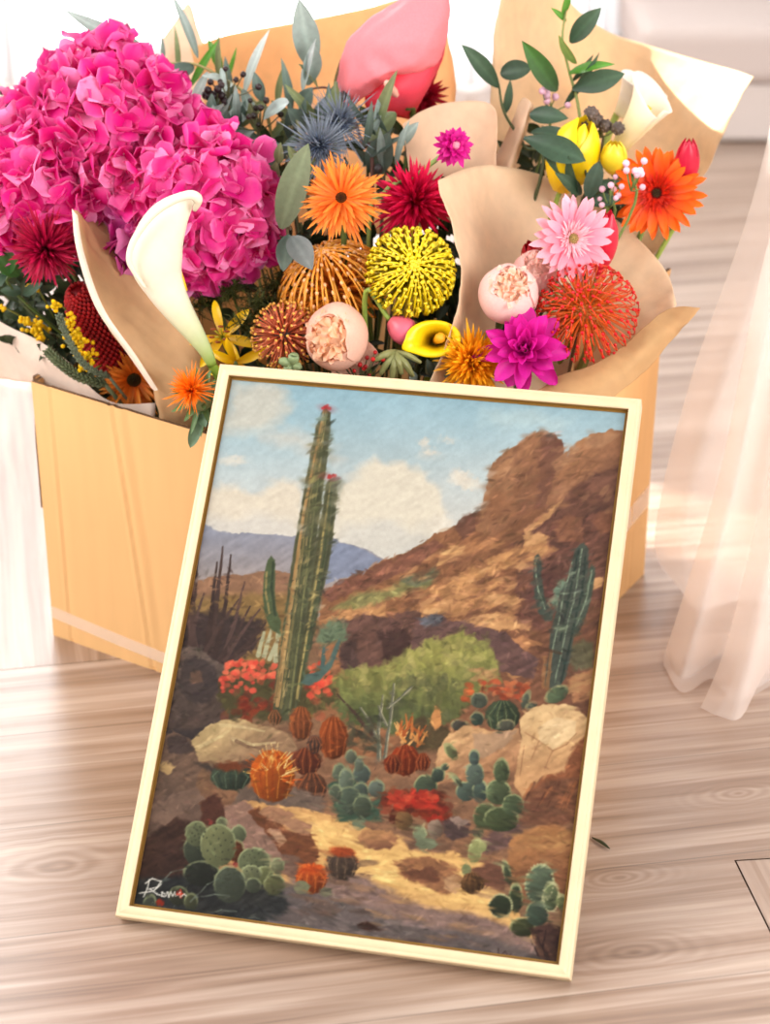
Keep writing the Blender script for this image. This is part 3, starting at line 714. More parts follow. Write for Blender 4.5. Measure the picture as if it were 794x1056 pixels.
# two pale callas at the back right, in profile
def calla_side(label, base, top, wpx, Y, cols, lean, nm='calla_lily', rim=1.0, pa=0.0):
    p, q_ = P(*base, Y), P(*top, Y - .01)
    M = axis_frame(p, q_, lean); r_ = thing(nm, label, 'calla lily', M); b = MB()
    V, C = trumpet(np.linalg.norm(q_ - p), wpx * mpp(p), .8, .8 * rim, c_base=cols[0], c_mid=cols[1], c_rim=cols[2], pa=pa, flare=1.3, base_r=.3); b.grid(V, C)
    o = b.build('spathe', M_WAXY, r_); o.modifiers.new('thick', 'SOLIDIFY').thickness = .001
    ax = np.linspace(.1, .8, 8)[:, None] * np.array([0, 0, np.linalg.norm(q_ - p)]); b = MB(); b.tube(ax, .004, lin((240, 190, 60)), 8); b.build('spadix', M_STEM, r_)
    b = MB(); foot = np.array([BCX + .1, BCY + .03, .02]); d_ = nrm(p - q_)
    st = cm(np.array([p + d_ * -.01, p + d_ * .03, p * .6 + foot * .4 + np.array([0, 0, -.03]), foot]), 20); b.tube(local(M, st), .0045, lin((150, 165, 80)), 8); b.build('stem', M_STEM, r_)
calla_side('pale cream and yellow calla lily in profile above the orange gerbera', (628, 166), (680, 96), 21, 2.38, ((236, 214, 70), (250, 236, 190), (252, 246, 236)), 0.4, pa=.3)
calla_side('blurred white calla lily at the back of the right-hand kraft cone', (640, 118), (664, 78), 22, 2.46, ((246, 236, 190), (252, 244, 230), (254, 250, 246)), 1.2, pa=2.6)
# yellow calla seen from outside, back right
# ---- gerberas, mums, dahlias
def gerbera(label, px, py, Y, face, rpx, c0, c1, disc, n=26, inner=None, name='gerbera', W=.24, curl=-.35, rings=2, roll=0, cat='gerbera'):
    h = Head(name, label, cat, px, py, Y, face, rpx, roll=roll); r = h.r
    b = MB()
    for k in range(rings):
        rays(b, n - 3 * k, r * (.80 - .12 * k), r * W, r * .2, r * .015 * k, .18 + .16 * k, curl, c0, c1, tip=1.5, base=.35, cup=.22, jl=.07, jt=.1, phase=.5 * k, nu=9)
    b.build('petals', M_PETAL, h.root)
    if inner:
        b = MB()
        for k in range(3): rays(b, 34, r * (.30 - .05 * k), r * .06, r * (.17 - .04 * k), r * .03, .55 + .2 * k, -.2, inner[0], inner[1], tip=.9, cup=.1, nu=5, nv=3)
        b.build('inner_petals', M_PETAL, h.root)
    b = MB(); florets_disc(b, r * .2, r * .06, 90, r * .02, disc[0], disc[1], r * .02); b.build('flower_disc', M_STEM, h.root)
    b = MB(); b.tube(np.array([[0, 0, r * .03], [0, 0, -r * .12], [0, 0, -r * .3]]), [r * .24, r * .2, .004], lin((110, 130, 70)), 12); b.build('calyx', M_STEM, h.root)
    h.stem(.0036, (120, 140, 70), start=(0, 0, -r * .25)); return h
gerbera('pink gerbera standing at the top of the front right kraft cone', 590, 246, 2.17, (.45, -1, .35), 47, (246, 130, 160), (252, 182, 196), ((216, 190, 120), (150, 110, 60)), n=22, inner=((250, 170, 190), (250, 205, 210)), W=.27)
gerbera('orange gerbera with a red heart and dark eye in the back right kraft cone', 677, 199, 2.31, (-.1, -1, .3), 49, (216, 40, 14), (250, 112, 10), ((40, 12, 14), (110, 14, 14)), n=24, inner=((190, 20, 10), (222, 50, 18)), W=.26)
def shaggy(label, px, py, Y, face, rpx, c0, c1, disc, name, cat, n=34, rings=4, W=.085, hole=.16, tilt0=.1, tilt1=.9, curl=-.5, jl=.16, jt=.25, cup=.3, tip=1.0, stemcol=GREEN, arc=None):
    h = Head(name, label, cat, px, py, Y, face, rpx); r = h.r; b = MB()
    for k in range(rings):
        f = k / max(1, rings - 1)
        rays(b, int(n * (1 - .25 * f)), r * (.88 - .28 * f), r * W, r * hole, r * .03 * k, tilt0 + (tilt1 - tilt0) * f, curl, c0, c1, tip=tip, base=.45, cup=cup, jl=jl, jt=jt, nu=7, nv=4, jc=.12)
    b.build('petals', M_PETAL, h.root)
    if disc:
        b = MB(); florets_disc(b, r * hole * 1.15, r * .05, 60, r * .028, disc[0], disc[1], r * .03); b.build('flower_disc', M_STEM, h.root)
    b = MB(); b.tube(np.array([[0, 0, r * .04], [0, 0, -r * .14], [0, 0, -r * .3]]), [r * hole * 1.4, r * .17, .0035], lin(stemcol), 12); b.build('calyx', M_STEM, h.root)
    h.stem(.0034, stemcol, start=(0, 0, -r * .25)); return h
shaggy('fringed orange gerbera with a dark eye above the orange pincushion', 352, 205, 2.19, (-.05, -1, .75), 43, (236, 104, 16), (246, 148, 58), ((30, 16, 10), (110, 60, 14)), 'gerbera', 'gerbera', n=58, rings=4, W=.12, hole=.14, tilt0=.0, tilt1=.55, tip=3.0, jl=.13, jt=.28, curl=-.35)
shaggy('fringed orange gerbera with a dark eye at the left, just above the box rim', 138, 391, 2.235, (.2, -1, .1), 38, (222, 104, 18), (246, 160, 66), ((24, 14, 10), (90, 46, 16)), 'gerbera', 'gerbera', n=50, rings=4, W=.13, hole=.2, tilt0=.0, tilt1=.55, tip=3.0, jl=.15, jt=.28, curl=-.35)
shaggy('crimson spider chrysanthemum left of the front kraft cone', 426, 210, 2.26, (.25, -1, .75), 48, (176, 6, 50), (226, 24, 80), None, 'chrysanthemum', 'chrysanthemum', n=40, rings=8, W=.13, hole=.05, tilt1=1.4, curl=-.2, cup=.4)
shaggy('dark crimson spider chrysanthemum under the hydrangea at the far left', 49, 254, 2.215, (-.15, -1, -.1), 44, (120, 6, 40), (190, 16, 70), None, 'chrysanthemum', 'chrysanthemum', n=42, rings=7, W=.11, hole=.05, tilt1=1.4, curl=-.4, cup=.4)
shaggy('golden yellow chrysanthemum low at the left inside the front kraft cone', 486, 372, 2.125, (.35, -1, .25), 40, (232, 140, 10), (248, 184, 34), None, 'chrysanthemum', 'chrysanthemum', n=46, rings=8, W=.14, hole=.06, tilt1=1.4, curl=.1, cup=.3)
shaggy('burgundy dahlia behind the pink anthurium', 436, 100, 2.47, (.2, -1, .4), 30, (110, 6, 26), (160, 14, 40), None, 'dahlia', 'dahlia', n=20, rings=4, W=.2, hole=.06, tilt1=1.3, curl=.4, cup=.4)
def dahlia(label, px, py, Y, face, rpx, c0, c1, roll=0.0):
    h = Head('dahlia', label, 'dahlia', px, py, Y, face, rpx, roll=roll); r = h.r; b = MB()
    for k, (n, L, W, ti, cu) in enumerate(((9, .86, .48, .05, -.25), (10, .80, .44, .35, -.2), (10, .68, .36, .65, .1), (9, .52, .28, .95, .25), (7, .40, .22, 1.2, .3), (5, .28, .18, 1.4, .3))):
        rays(b, n, r * L, r * W, r * .06, r * .05 * k, ti, cu, c0, c1, tip=1.3, base=.3, cup=.5, jl=.08, jt=.12, phase=.37 * k, nu=9, nv=7, wav=.03, jc=.1)
    b.build('petals', M_PETAL, h.root)
    b = MB(); b.tube(np.array([[0, 0, r * .04], [0, 0, -r * .1], [0, 0, -r * .26]]), [r * .2, r * .2, .004], lin(GREEN), 12); b.build('calyx', M_STEM, h.root)
    h.stem(.0036, start=(0, 0, -r * .2)); return h
dahlia('magenta purple dahlia low in the front kraft cone', 541, 361, 2.105, (-.15, -1, .55), 50, (196, 0, 134), (226, 40, 168))
# small zinnia on a bare stem, reaching right
h = Head('zinnia', 'small magenta zinnia on a thin bare stem before the pale kraft paper', 'zinnia', 468, 151, 2.26, (.35, -1, .5), 20)
b = MB()
for k, (n, L, ti) in enumerate(((17, .95, -.1), (15, .82, .3), (13, .66, .65), (10, .5, 1.0))): rays(b, n, h.r * L, h.r * .42, h.r * .1, h.r * .08 * k, ti, -.2, (176, 0, 110), (222, 30, 150), tip=1.8, cup=.3, nu=6, nv=5, wav=.06, notch=.1)
b.build('petals', M_PETAL, h.root)
b = MB(); florets_disc(b, h.r * .26, h.r * .12, 40, h.r * .06, (250, 200, 200), (240, 110, 170), h.r * .3); b.build('flower_disc', M_STEM, h.root)
b = MB(); b.ball((0, 0, -h.r * .2), h.r * .42, lin((230, 120, 170)), 8, 10, (1, 1, .8)); b.build('calyx', M_STEM, h.root)
h.stem(.0026, (130, 150, 80), via=[P(452, 163, 2.275), P(425, 184, 2.262), P(396, 199, 2.25), P(380, 260, 2.25)])

# ---- pincushion proteas
def pincushion(label, px, py, Y, face, rpx, c0, c1, ctip, n=150, spread=1.75, curlin=.9, core=(170, 70, 20), rad=.014, knob=.026, Lk=.62, squash=1.0, nm='pincushion_protea', roll=0.0):
    h = Head(nm, label, 'protea', px, py, Y, face, rpx, roll=roll); r = h.r
    b = MB(); cb = MB()
    cb.ball((0, 0, 0), r * .40, lin(core), 10, 14, (1, 1, .9))
    for i in range(120):
        z = 1 - 1.3 * (i + .5) / 120; q = math.sqrt(max(0, 1 - z * z)); a = i * 2.39996
        cb.ball(np.array([q * math.cos(a), q * math.sin(a), z * .9]) * r * .4, r * .035, lin(core) * (1 + rng.normal(0, .3)), 4, 5)
    cb.build('flower_core', M_STEM, h.root)
    for i in range(n):
        u = (i + .5) / n; pol = spread * math.sqrt(u) ; a = i * 2.39996 + rng.normal(0, .05)
        t = np.linspace(0, 1, 9)
        # each style leaves the core, bows outward, then bends back in over the dome
        sm = np.clip((t - .5) / .5, 0, 1); sm = sm * sm * (3 - 2 * sm)
        bow = pol * (0.72 + .42 * np.sin(t * math.pi * .62)) - curlin * sm * (0.35 + .4 * min(1, pol)) * (1 if pol > .25 else pol * 4)
        R = r * (.34 + Lk * np.sin(np.minimum(t * 1.12, 1) * math.pi / 2) - .10 * curlin * sm)
        ax_ = a + .05 * curlin * sm
        pts = np.stack([R * np.sin(bow) * np.cos(ax_), R * np.sin(bow) * np.sin(ax_), R * np.cos(bow) * squash], 1)
        pts += rng.normal(0, r * .008, 3) * t[:, None]
        C = lin(c0) + (lin(c1) - lin(c0)) * t[:, None]; C = C * (1 + rng.normal(0, .1))
        b.tube(pts, r * rad * (1.1 - .35 * t), C, 5)
        d = nrm(pts[-1] - pts[-2]); b.tube(np.array([pts[-1] - d * r * .01, pts[-1] + d * r * .03, pts[-1] + d * r * .055]), r * np.array([knob * .7, knob, knob * .4]), lin(ctip) * (1 + rng.normal(0, .1)), 5)
    b.build('styles', M_WAXY, h.root)
    h.stem(.0055, (120, 120, 60), start=(0, 0, -r * .35)); return h
pincushion('orange pincushion protea opening upwards, left of the yellow one', 350, 312, 2.225, (-.3, -.2, 1), 68, (232, 136, 30), (250, 176, 64), (254, 200, 140), n=150, spread=1.5, curlin=.75, core=(200, 116, 30), Lk=.66, rad=.021, knob=.03)
pincushion('yellow pincushion protea in the middle of the box', 423, 281, 2.165, (.1, -1, .55), 52, (150, 124, 0), (240, 212, 20), (250, 226, 50), n=185, spread=1.85, curlin=.8, core=(80, 60, 4), rad=.026, knob=.056)
pincushion('small dull orange pincushion protea left of the peach rose', 294, 346, 2.15, (-.1, -1, .55), 38, (206, 92, 56), (232, 144, 98), (236, 180, 80), n=120, spread=1.8, curlin=.3, core=(76, 56, 44), rad=.026, knob=.046)
pincushion('large red-orange pincushion protea inside the front right kraft cone', 606, 324, 2.145, (-.3, -.75, .8), 57, (226, 120, 40), (230, 50, 26), (220, 20, 28), n=170, spread=1.8, curlin=.42, core=(190, 110, 40), rad=.016, knob=.034)

# ---- roses and peonies
def peony(label, px, py, Y, face, rpx, c_out, c_in, name='peony', openness=.35, cat='peony', roll=0.0, asp=1.0, skirt=0):
    h = Head(name, label, cat, px, py, Y, face, rpx, roll=roll); r = h.r; b = MB()
    def cup_petal(a, w, R0, top, bot, c, wav, ph, dz=0.0, thick=1.0):
        nu, nv = 12, 11
        po = np.linspace(bot, top, nu); s = np.linspace(-1, 1, nv)
        wid = w * np.sin(np.linspace(.28, 1, nu) * math.pi * .60) ** .6
        A_ = a + wid[:, None] * s
        edge = np.linspace(0, 1, nu)[:, None] ** 3
        Rr = R0 * (1 + .05 * wav * np.sin(4 * s + ph) * edge * 2 - .02 * s ** 2)
        pol = po[:, None] + .16 * (s ** 2) * edge * 1.3 + .05 * wav * np.sin(6 * s + ph) * edge
        V = np.stack([Rr * np.sin(pol) * np.cos(A_), Rr * np.sin(pol) * np.sin(A_) * asp, Rr * np.cos(pol) + dz], -1)
        cc = lin(c) * (1 + rng.normal(0, .04)); C = np.broadcast_to(cc, V.shape).copy()
        C += (lin(c_in) - C) * (np.linspace(1, 0, nu)[:, None, None] * .25)
        b.grid(V, C)
    for i in range(5): cup_petal(i * 1.2566 + .2, .85, r * (1.0 - .012 * i), openness + .12 * (i % 2), 2.7, c_out, .5, i)
    for i in range(5): cup_petal(i * 1.2566 + .8, .8, r * (.93 - .012 * i), openness + .12, 2.6, c_out, .7, i * 2)
    for i in range(6): cup_petal(i * 1.047, .6, r * (.84 - .01 * i), openness * .9, 2.2, c_in, 1.2, i * 3)
    b.build('outer_petals', M_PETAL, h.root)
    b = MB()
    b.ball((0, 0, r * .08), r * .76, lin(tuple(np.array(c_in) * .6 + np.array(c_out) * .4)), 12, 16, (1, asp, .95))
    for i in range(46):                              # ruffles packed over the heart of the flower
        pol = (openness + .28) * math.sqrt((i + .5) / 46); a = i * 2.39996 + rng.normal(0, .2)
        nd = np.array([math.sin(pol) * math.cos(a), math.sin(pol) * math.sin(a) * asp, math.cos(pol)])
        R = np.array(basis((0, 0, 0), nd, rng.uniform(0, 6.3)).to_3x3())
        V, t = petal(r * rng.uniform(.22, .34), r * rng.uniform(.34, .5), 8, 8, 2.2, .6, rng.uniform(.7, 1.25), rng.uniform(-1.1, .3), rng.uniform(-.2, .5), .16, rng.uniform(0, 6), 0, .65)
        b.grid(put(V, R, nd * r * .78 + np.array([0, 0, r * .06])), grad(c_in, tuple(np.array(c_out) * .7 + np.array(c_in) * .3), t, 8, .05))
    b.build('inner_petals', M_PETAL, h.root)
    if skirt:
        b = MB(); rays(b, skirt, r * 1.15, r * 1.0, r * .35, -r * .75, .25, -.5, c_out, tuple(np.array(c_out) * .97), tip=1.6, cup=.2, nu=8, nv=7, wav=.08, arc=1.8, a0=-1.6); b.build('guard_petals', M_PETAL, h.root)
    h.stem(.004, start=(0, 0, -r * .9)); return h
peony('peach garden rose with a ruffled heart, just above the top edge of the frame', 347, 348, 2.125, (-.32, -1, .28), 33, (250, 206, 184), (246, 196, 150), 'garden_rose', .62, 'rose', asp=1.12, skirt=3)
peony('blush peony half open at the left inside the front kraft cone', 524, 304, 2.145, (.1, -.75, .75), 32, (252, 214, 208), (248, 206, 170), 'peony', .55)
peony('second blush peony half hidden behind the half-open one', 551, 282, 2.20, (.1, -.8, .9), 24, (252, 206, 200), (250, 214, 196), 'peony', .6)

# ---- tulips and buds
def bud(label, base, tip, Y, wpx, c0, c1, name='tulip', cat='tulip', n=3, open_=0.0):
    p, q_ = P(*base, Y), P(*tip, Y - .012); M = axis_frame(p, q_, .4); r_ = thing(name, label, cat, M)
    L = np.linalg.norm(q_ - p); w_ = wpx * mpp(p)
    for layer in range(2):
        for i in range(n):
            b = MB(); nu, nv = 14, 9; t = np.linspace(0, 1, nu); s = np.linspace(-1, 1, nv)
            prof = w_ * (np.sin(np.pi * (t * .86 + .07)) ** .7) * (1 - .10 * layer) * (1 + open_ * t)
            half = 1.15 * np.sin(np.pi * np.clip(t * .92 + .06, 0, 1)) ** .55
            A_ = i * 2 * math.pi / n + layer * math.pi / n + half[:, None] * s
            V = np.stack([prof[:, None] * np.cos(A_), prof[:, None] * np.sin(A_), np.broadcast_to((L * t)[:, None] * (1 - .03 * layer), A_.shape) - .03 * L * (s ** 2) * t[:, None]], -1)
            C = grad(c0, c1, t, nv, .05); b.grid(V, C); b.build('petal', M_WAXY, r_)
    b = MB(); foot = np.array([BCX + .25 * (p[0] - BCX), BCY + .3 * (p[1] - BCY), .02]); d_ = nrm(p - q_)
    st = cm(np.array([p, p + d_ * .035, p * .55 + foot * .45 + np.array([0, 0, -.04]), foot]), 22); b.tube(local(M, st), .003, lin((140, 160, 70)), 8); b.build('stem', M_STEM, r_)
bud('pink tulip bud left of the yellow calla lily', (402, 330), (430, 352), 2.145, 14.5, (232, 110, 120), (246, 120, 150))
bud('bright yellow tulip half hidden by dark ruscus leaves at the back right', (578, 196), (604, 122), 2.34, 27, (236, 196, 8), (250, 222, 20))
bud('small yellow tulip between the bright yellow tulip and the orange gerbera', (632, 178), (634, 146), 2.33, 14, (240, 214, 40), (250, 224, 60))
bud('red tulip bud at the right edge of the back kraft cone', (706, 192), (711, 143), 2.33, 13, (222, 40, 70), (206, 20, 60))
bud('red petals of a tulip standing behind the pink gerbera', (614, 282), (628, 218), 2.215, 16, (206, 20, 50), (226, 40, 70))
bud('deep red tulip leaning left behind the blush peony', (560, 290), (544, 250), 2.235, 14, (150, 8, 20), (180, 14, 30))
# red cone-headed banksia at the left
h = Head('banksia', 'deep red cone-shaped banksia left of the brown kraft strip', 'banksia', 99, 332, 2.235, (-.3, -.45, .9), 44)
b = MB(); r = h.r
for i in range(620):
    z = (i + .5) / 620; a = i * 2.39996; rr = r * (.62 * math.sqrt(max(.02, 1 - (max(0, z - .15) / .88) ** 2.4)))
    p_ = np.array([rr * math.cos(a), rr * math.sin(a), r * (-1.2 + 2.35 * z)])
    b.ball(p_, r * .062, lin((150, 8, 16)) * (1 + rng.normal(0, .15)), 4, 5, (1, 1, 1.2))
b.build('flower_head', M_STEM, h.root)
b = MB(); zz = np.linspace(0, 1, 16); b.tube(np.stack([0 * zz, 0 * zz, r * (-1.2 + 2.3 * zz)], 1), r * .6 * np.sqrt(np.maximum(.004, 1 - (np.maximum(0, zz - .15) / .88) ** 2.4)), lin((110, 4, 12)), 14); b.build('cone_core', M_STEM, h.root)
h.stem(.005, (110, 90, 60), start=(0, 0, -r * 1.1))
# safflower with its green bracts, hanging over the rim by the frame corner
h = Head('safflower', 'orange safflower with green bracts beside the top left corner of the frame', 'safflower', 200, 404, 2.09, (-.32, -.7, .62), 27)
r = h.r; b = MB()
for k in range(5): rays(b, 40, r * (.98 - .08 * k), r * .095, r * .04, r * .18, .25 + .28 * k, -.25, (236, 110, 6), (252, 140, 24), tip=.8, base=.5, jl=.15, jt=.2, nu=6, nv=3, cup=.2)
b.build('petals', M_PETAL, h.root)
b = MB(); b.ball((0, 0, -r * .45), r * .62, lin((150, 165, 120)), 9, 12, (1, 1, 1.15))
b.build('bract_cup', M_LEAF, h.root)
b = MB()
for k in range(3): rays(b, 8, r * (.8 + .2 * k), r * .36, r * .3, -r * (.35 + .4 * k), .5 - .5 * k, .4 - .3 * k, (90, 120, 70), (104, 134, 84), tip=1.3, base=.5, cup=.3, nu=8, nv=5)
b.build('bracts', M_LEAF, h.root)
M3 = np.array(h.M.to_3x3())
for (tx, ty, w_) in ((196, 462, 16), (212, 440, 12)):
    b = MB(); p0 = P(207, 428, 2.10); q0 = P(tx, ty, 2.085); V, t = petal(np.linalg.norm(q0 - p0), w_ * h.px, 10, 5, 1.1, .3, .1, -.3, .3)
    R = np.array(basis((0, 0, 0), (0, -1, .5)).to_3x3()); d_ = q0 - p0; xx = nrm(d_); zz_ = nrm(np.array([0, -1, .4]) - xx * (np.array([0, -1, .4]) @ xx)); yy = np.cross(zz_, xx)
    b.grid(local(h.M, (V @ np.stack([xx, yy, zz_])).reshape(-1, 3) + p0).reshape(V.shape), grad((96, 124, 96), (110, 140, 112), t, 5)); b.build('leaf', M_LEAF, h.root)
h.stem(.003, (110, 130, 80), start=(0, 0, -r * .9), via=[P(212, 436, 2.12), P(222, 452, 2.18)])

# ---- pink anthurium at the back
pa_ = P(420, 108, 2.42); Ma = basis(pa_, (0, -1, .3)); an = thing('anthurium', 'large pale pink anthurium leaning out before the orange-brown paper', 'anthurium', Ma)
b = MB()
g = sheet_grid([[(452, -34, 2.42), (458, -14, 2.41), (462, 4, 2.41), (462, 16, 2.42)],
                [(415, -2, 2.43), (425, 14, 2.39), (448, 32, 2.38), (458, 42, 2.41)],
                [(380, 22, 2.43), (398, 38, 2.385), (432, 58, 2.37), (452, 62, 2.40)],
                [(356, 50, 2.43), (378, 64, 2.39), (415, 70, 2.37), (436, 72, 2.39)],
                [(348, 86, 2.43), (366, 90, 2.40), (388, 80, 2.38), (412, 74, 2.385)],
                [(358, 112, 2.44), (368, 106, 2.42), (384, 92, 2.40), (398, 82, 2.40)]], 34, 26)
g = crinkle(g, .004, 45, 3)
b.grid(local(Ma, g.reshape(-1, 3)).reshape(g.shape), lin((246, 150, 158)))
g = sheet_grid([[(460, 30, 2.435), (446, 50, 2.42), (420, 58, 2.41), (384, 70, 2.42)],
                [(456, 62, 2.43), (440, 76, 2.405), (412, 78, 2.395), (378, 90, 2.415)],
                [(442, 92, 2.43), (428, 98, 2.40), (402, 98, 2.39), (376, 104, 2.415)],
                [(424, 124, 2.44), (414, 122, 2.425), (396, 118, 2.415), (378, 114, 2.43)]], 26, 22)
g = crinkle(g, .002, 60, 5)
b.grid(local(Ma, g.reshape(-1, 3)).reshape(g.shape), lin((236, 84, 104)))
o = b.build('spathe', M_PETAL, an); o.modifiers.new('thick', 'SOLIDIFY').thickness = .0012
b = MB(); b.tube(local(Ma, cm(np.array([P(416, 104, 2.41), P(404, 92, 2.385), P(398, 84, 2.37)]), 8)), [.005] * 7 + [.002], lin((236, 170, 150)), 8); b.build('spadix', M_STEM, an)
b = MB(); b.tube(local(Ma, cm(np.array([P(418, 108, 2.415), P(424, 140, 2.43), np.array([BCX + .02, BCY + .06, .3]), np.array([BCX, BCY + .05, .02])]), 20)), .004, lin(GREEN), 8); b.build('stem', M_STEM, an)

# ---- lily-like yellow flower low left of the middle
h = Head('lily', 'yellow lily with narrow petals between the white calla and the orange pincushion', 'lily', 230, 348, 2.185, (-.1, -1, .55), 37)
b = MB(); rays(b, 6, h.r, h.r * .36, h.r * .05, 0, .75, -1.1, (214, 160, 6), (248, 204, 20), tip=1.1, base=.3, cup=.35, jl=.08, jt=.18, nu=12, nv=6); b.build('petals', M_WAXY, h.root)
b = MB()
for i in range(6):
    a = i * 1.047 + .4; e = np.array([math.cos(a) * .22, math.sin(a) * .22, .62]) * h.r
    b.tube(np.array([[0, 0, 0], e * .6 + [0, 0, .05 * h.r], e]), h.r * .02, lin((190, 190, 60)), 5); b.ball(e, h.r * .06, lin((130, 60, 20)), 5, 6, (1.6, .7, .7))
b.build('stamens', M_STEM, h.root); h.stem(.0035)
h = Head('lily', 'lower yellow lily whose petals touch the top edge of the frame', 'lily', 243, 374, 2.155, (.1, -1, .2), 34)
b = MB(); rays(b, 6, h.r, h.r * .36, h.r * .05, 0, .6, -.9, (206, 150, 6), (246, 200, 20), tip=1.1, base=.3, cup=.35, jl=.08, jt=.18, nu=12, nv=6, phase=.4); b.build('petals', M_WAXY, h.root); h.stem(.0035)

# ---- sea holly
def seaholly(label, px, py, Y, rpx, face):
    h = Head('sea_holly', label, 'sea holly', px, py, Y, face, rpx, 'blue sea holly heads'); r = h.r; b = MB()
    for k in range(7): rays(b, 30, r * (1 - .09 * k), r * .06, r * .08, r * .05 * k, -.15 + .24 * k, .15, (84, 90, 102), (130, 140, 152), tip=.7, base=.6, jl=.18, jt=.25, nu=7, nv=3, cup=.5)
    b.build('bracts', M_LEAF, h.root)
    b = MB()
    for i in range(70):
        z = 1 - 1.5 * (i + .5) / 70; q = math.sqrt(1 - z * z); a = i * 2.39996; d_ = np.array([q * math.cos(a), q * math.sin(a), z]); c_ = np.array([0, 0, r * .28])
        b.tube(np.array([c_ + d_ * r * .15, c_ + d_ * r * .36]), [r * .03, r * .004], lin((88, 100, 124)), 4)
    b.build('flower_head', M_STEM, h.root); h.stem(.0025, (110, 120, 130))
seaholly('upper blue-grey sea holly head below the pink anthurium', 350, 128, 2.33, 38, (.1, -1, .6))
seaholly('lower blue-grey sea holly head above the fringed orange gerbera', 330, 152, 2.27, 40, (-.2, -1, .5))

# ------------------------------------------------------------------ foliage
def leaf_mesh(b, p, q, w, face, c0, c1, bend=.15, fold=.25, tip=.9, peak=.45, twist=0.0, base=.12):
    """one leaf blade from p to q, w wide"""
    p = np.asarray(p, float); q = np.asarray(q, float); d = q - p; L = np.linalg.norm(d); x = d / L
    z = nrm(np.asarray(face) - x * (np.asarray(face) @ x)); y = np.cross(z, x)
    V, t = petal(1.0, w / L, 14, 7, tip, base, bend, -2 * bend, fold, .03, rng.uniform(0, 6), 0, peak)
    V[..., 0] /= V[-1, :, 0].mean()
    if twist:
        a = twist * t; c, s = np.cos(a)[:, None], np.sin(a)[:, None]; yy = V[..., 1] * c - V[..., 2] * s; zz = V[..., 1] * s + V[..., 2] * c; V[..., 1] = yy; V[..., 2] = zz
    C = grad(c0, c1, t, 7, .06)
    mid = np.abs(np.linspace(-1, 1, 7)) < .1; C[:, mid] *= 1.25
    b.grid((V * L) @ np.stack([x, y, z]) + p, C)
EU0, EU1 = (112, 128, 118), (158, 174, 168)
EUD0, EUD1 = (70, 86, 76), (104, 122, 112)
EUL0, EUL1 = (164, 180, 174), (190, 204, 200)
OLV0, OLV1 = (104, 118, 78), (130, 140, 100)
RUS0, RUS1 = (44, 66, 48), (70, 94, 72)
RUL0, RUL1 = (70, 120, 40), (92, 150, 56)
def sprig(name, label, cat, stem_pts, leaves, scol=(110, 100, 76), sr=.0022, mat=None, berries=(), bcol=(40, 28, 30), group=None, foot=True):
    pts = [P(*s) for s in stem_pts]
    if foot:
        e = pts[-1]; pts += [np.array([BCX + .5 * (e[0] - BCX), BCY + .4 * (e[1] - BCY), .22]), np.array([BCX + .3 * (e[0] - BCX), BCY + .3 * (e[1] - BCY), .02])]
    M = Matrix.Translation(tuple(pts[-1])); r_ = thing(name, label, cat, M, group)
    b = MB(); sp = cm(np.array(pts), 8 * len(pts)); b.tube(local(M, sp), np.linspace(sr * .6, sr * 1.3, len(sp)), lin(scol), 6); st = b.build('stem', M_STEM, r_)
    for lf in leaves:
        (bx, by, tx, ty, w, Y, Yt, face, cc) = lf[:9]; kw = lf[9] if len(lf) > 9 else {}
        p, q = P(bx, by, Y), P(tx, ty, Yt); b = MB(); leaf_mesh(b, p, q, w * mpp(p), face, cc[0], cc[1], **kw)
        b.v = [local(M, v) for v in b.v]; b.build('leaf', mat or M_LEAF, r_)
    for (x, y, Y, rp) in berries:
        p = P(x, y, Y); b = MB(); b.ball(local(M, p[None])[0], rp * mpp(p), lin(bcol), 8, 9, (1, 1, 1.1)); b.build('berry', M_WAXY, r_)
    return r_
FU = (0, -1, .6); FR = (.6, -1, .3); FLF = (-.7, -1, .4)
EU = (EU0, EU1); ED = (EUD0, EUD1); EL = (EUL0, EUL1); OL = (OLV0, OLV1); RU = (RUS0, RUS1); RL = (RUL0, RUL1)
sprig('eucalyptus_sprig', 'grey-green eucalyptus sprig with a long leaf reaching above the largest hydrangea', 'eucalyptus',
      [(168, 66, 2.47), (200, 66, 2.46), (232, 82, 2.45), (262, 104, 2.43), (280, 140, 2.42)],
      [(160, 58, 66, 10, 19, 2.46, 2.44, FU, EU, dict(bend=-.25)), (200, 68, 160, 86, 20, 2.46, 2.42, FU, ED), (204, 60, 176, -8, 11, 2.47, 2.47, FR, EU, dict(bend=.2)), (232, 82, 208, 78, 9, 2.45, 2.42, FU, EL),
       (214, 74, 192, 122, 11, 2.45, 2.42, FU, EL), (252, 96, 278, 30, 13, 2.44, 2.42, FLF, EL), (262, 104, 226, 138, 20, 2.43, 2.39, FU, EL), (240, 86, 216, 98, 9, 2.44, 2.40, FU, EL), (228, 70, 232, 104, 9, 2.45, 2.42, FR, EL)],
      scol=(150, 140, 90))
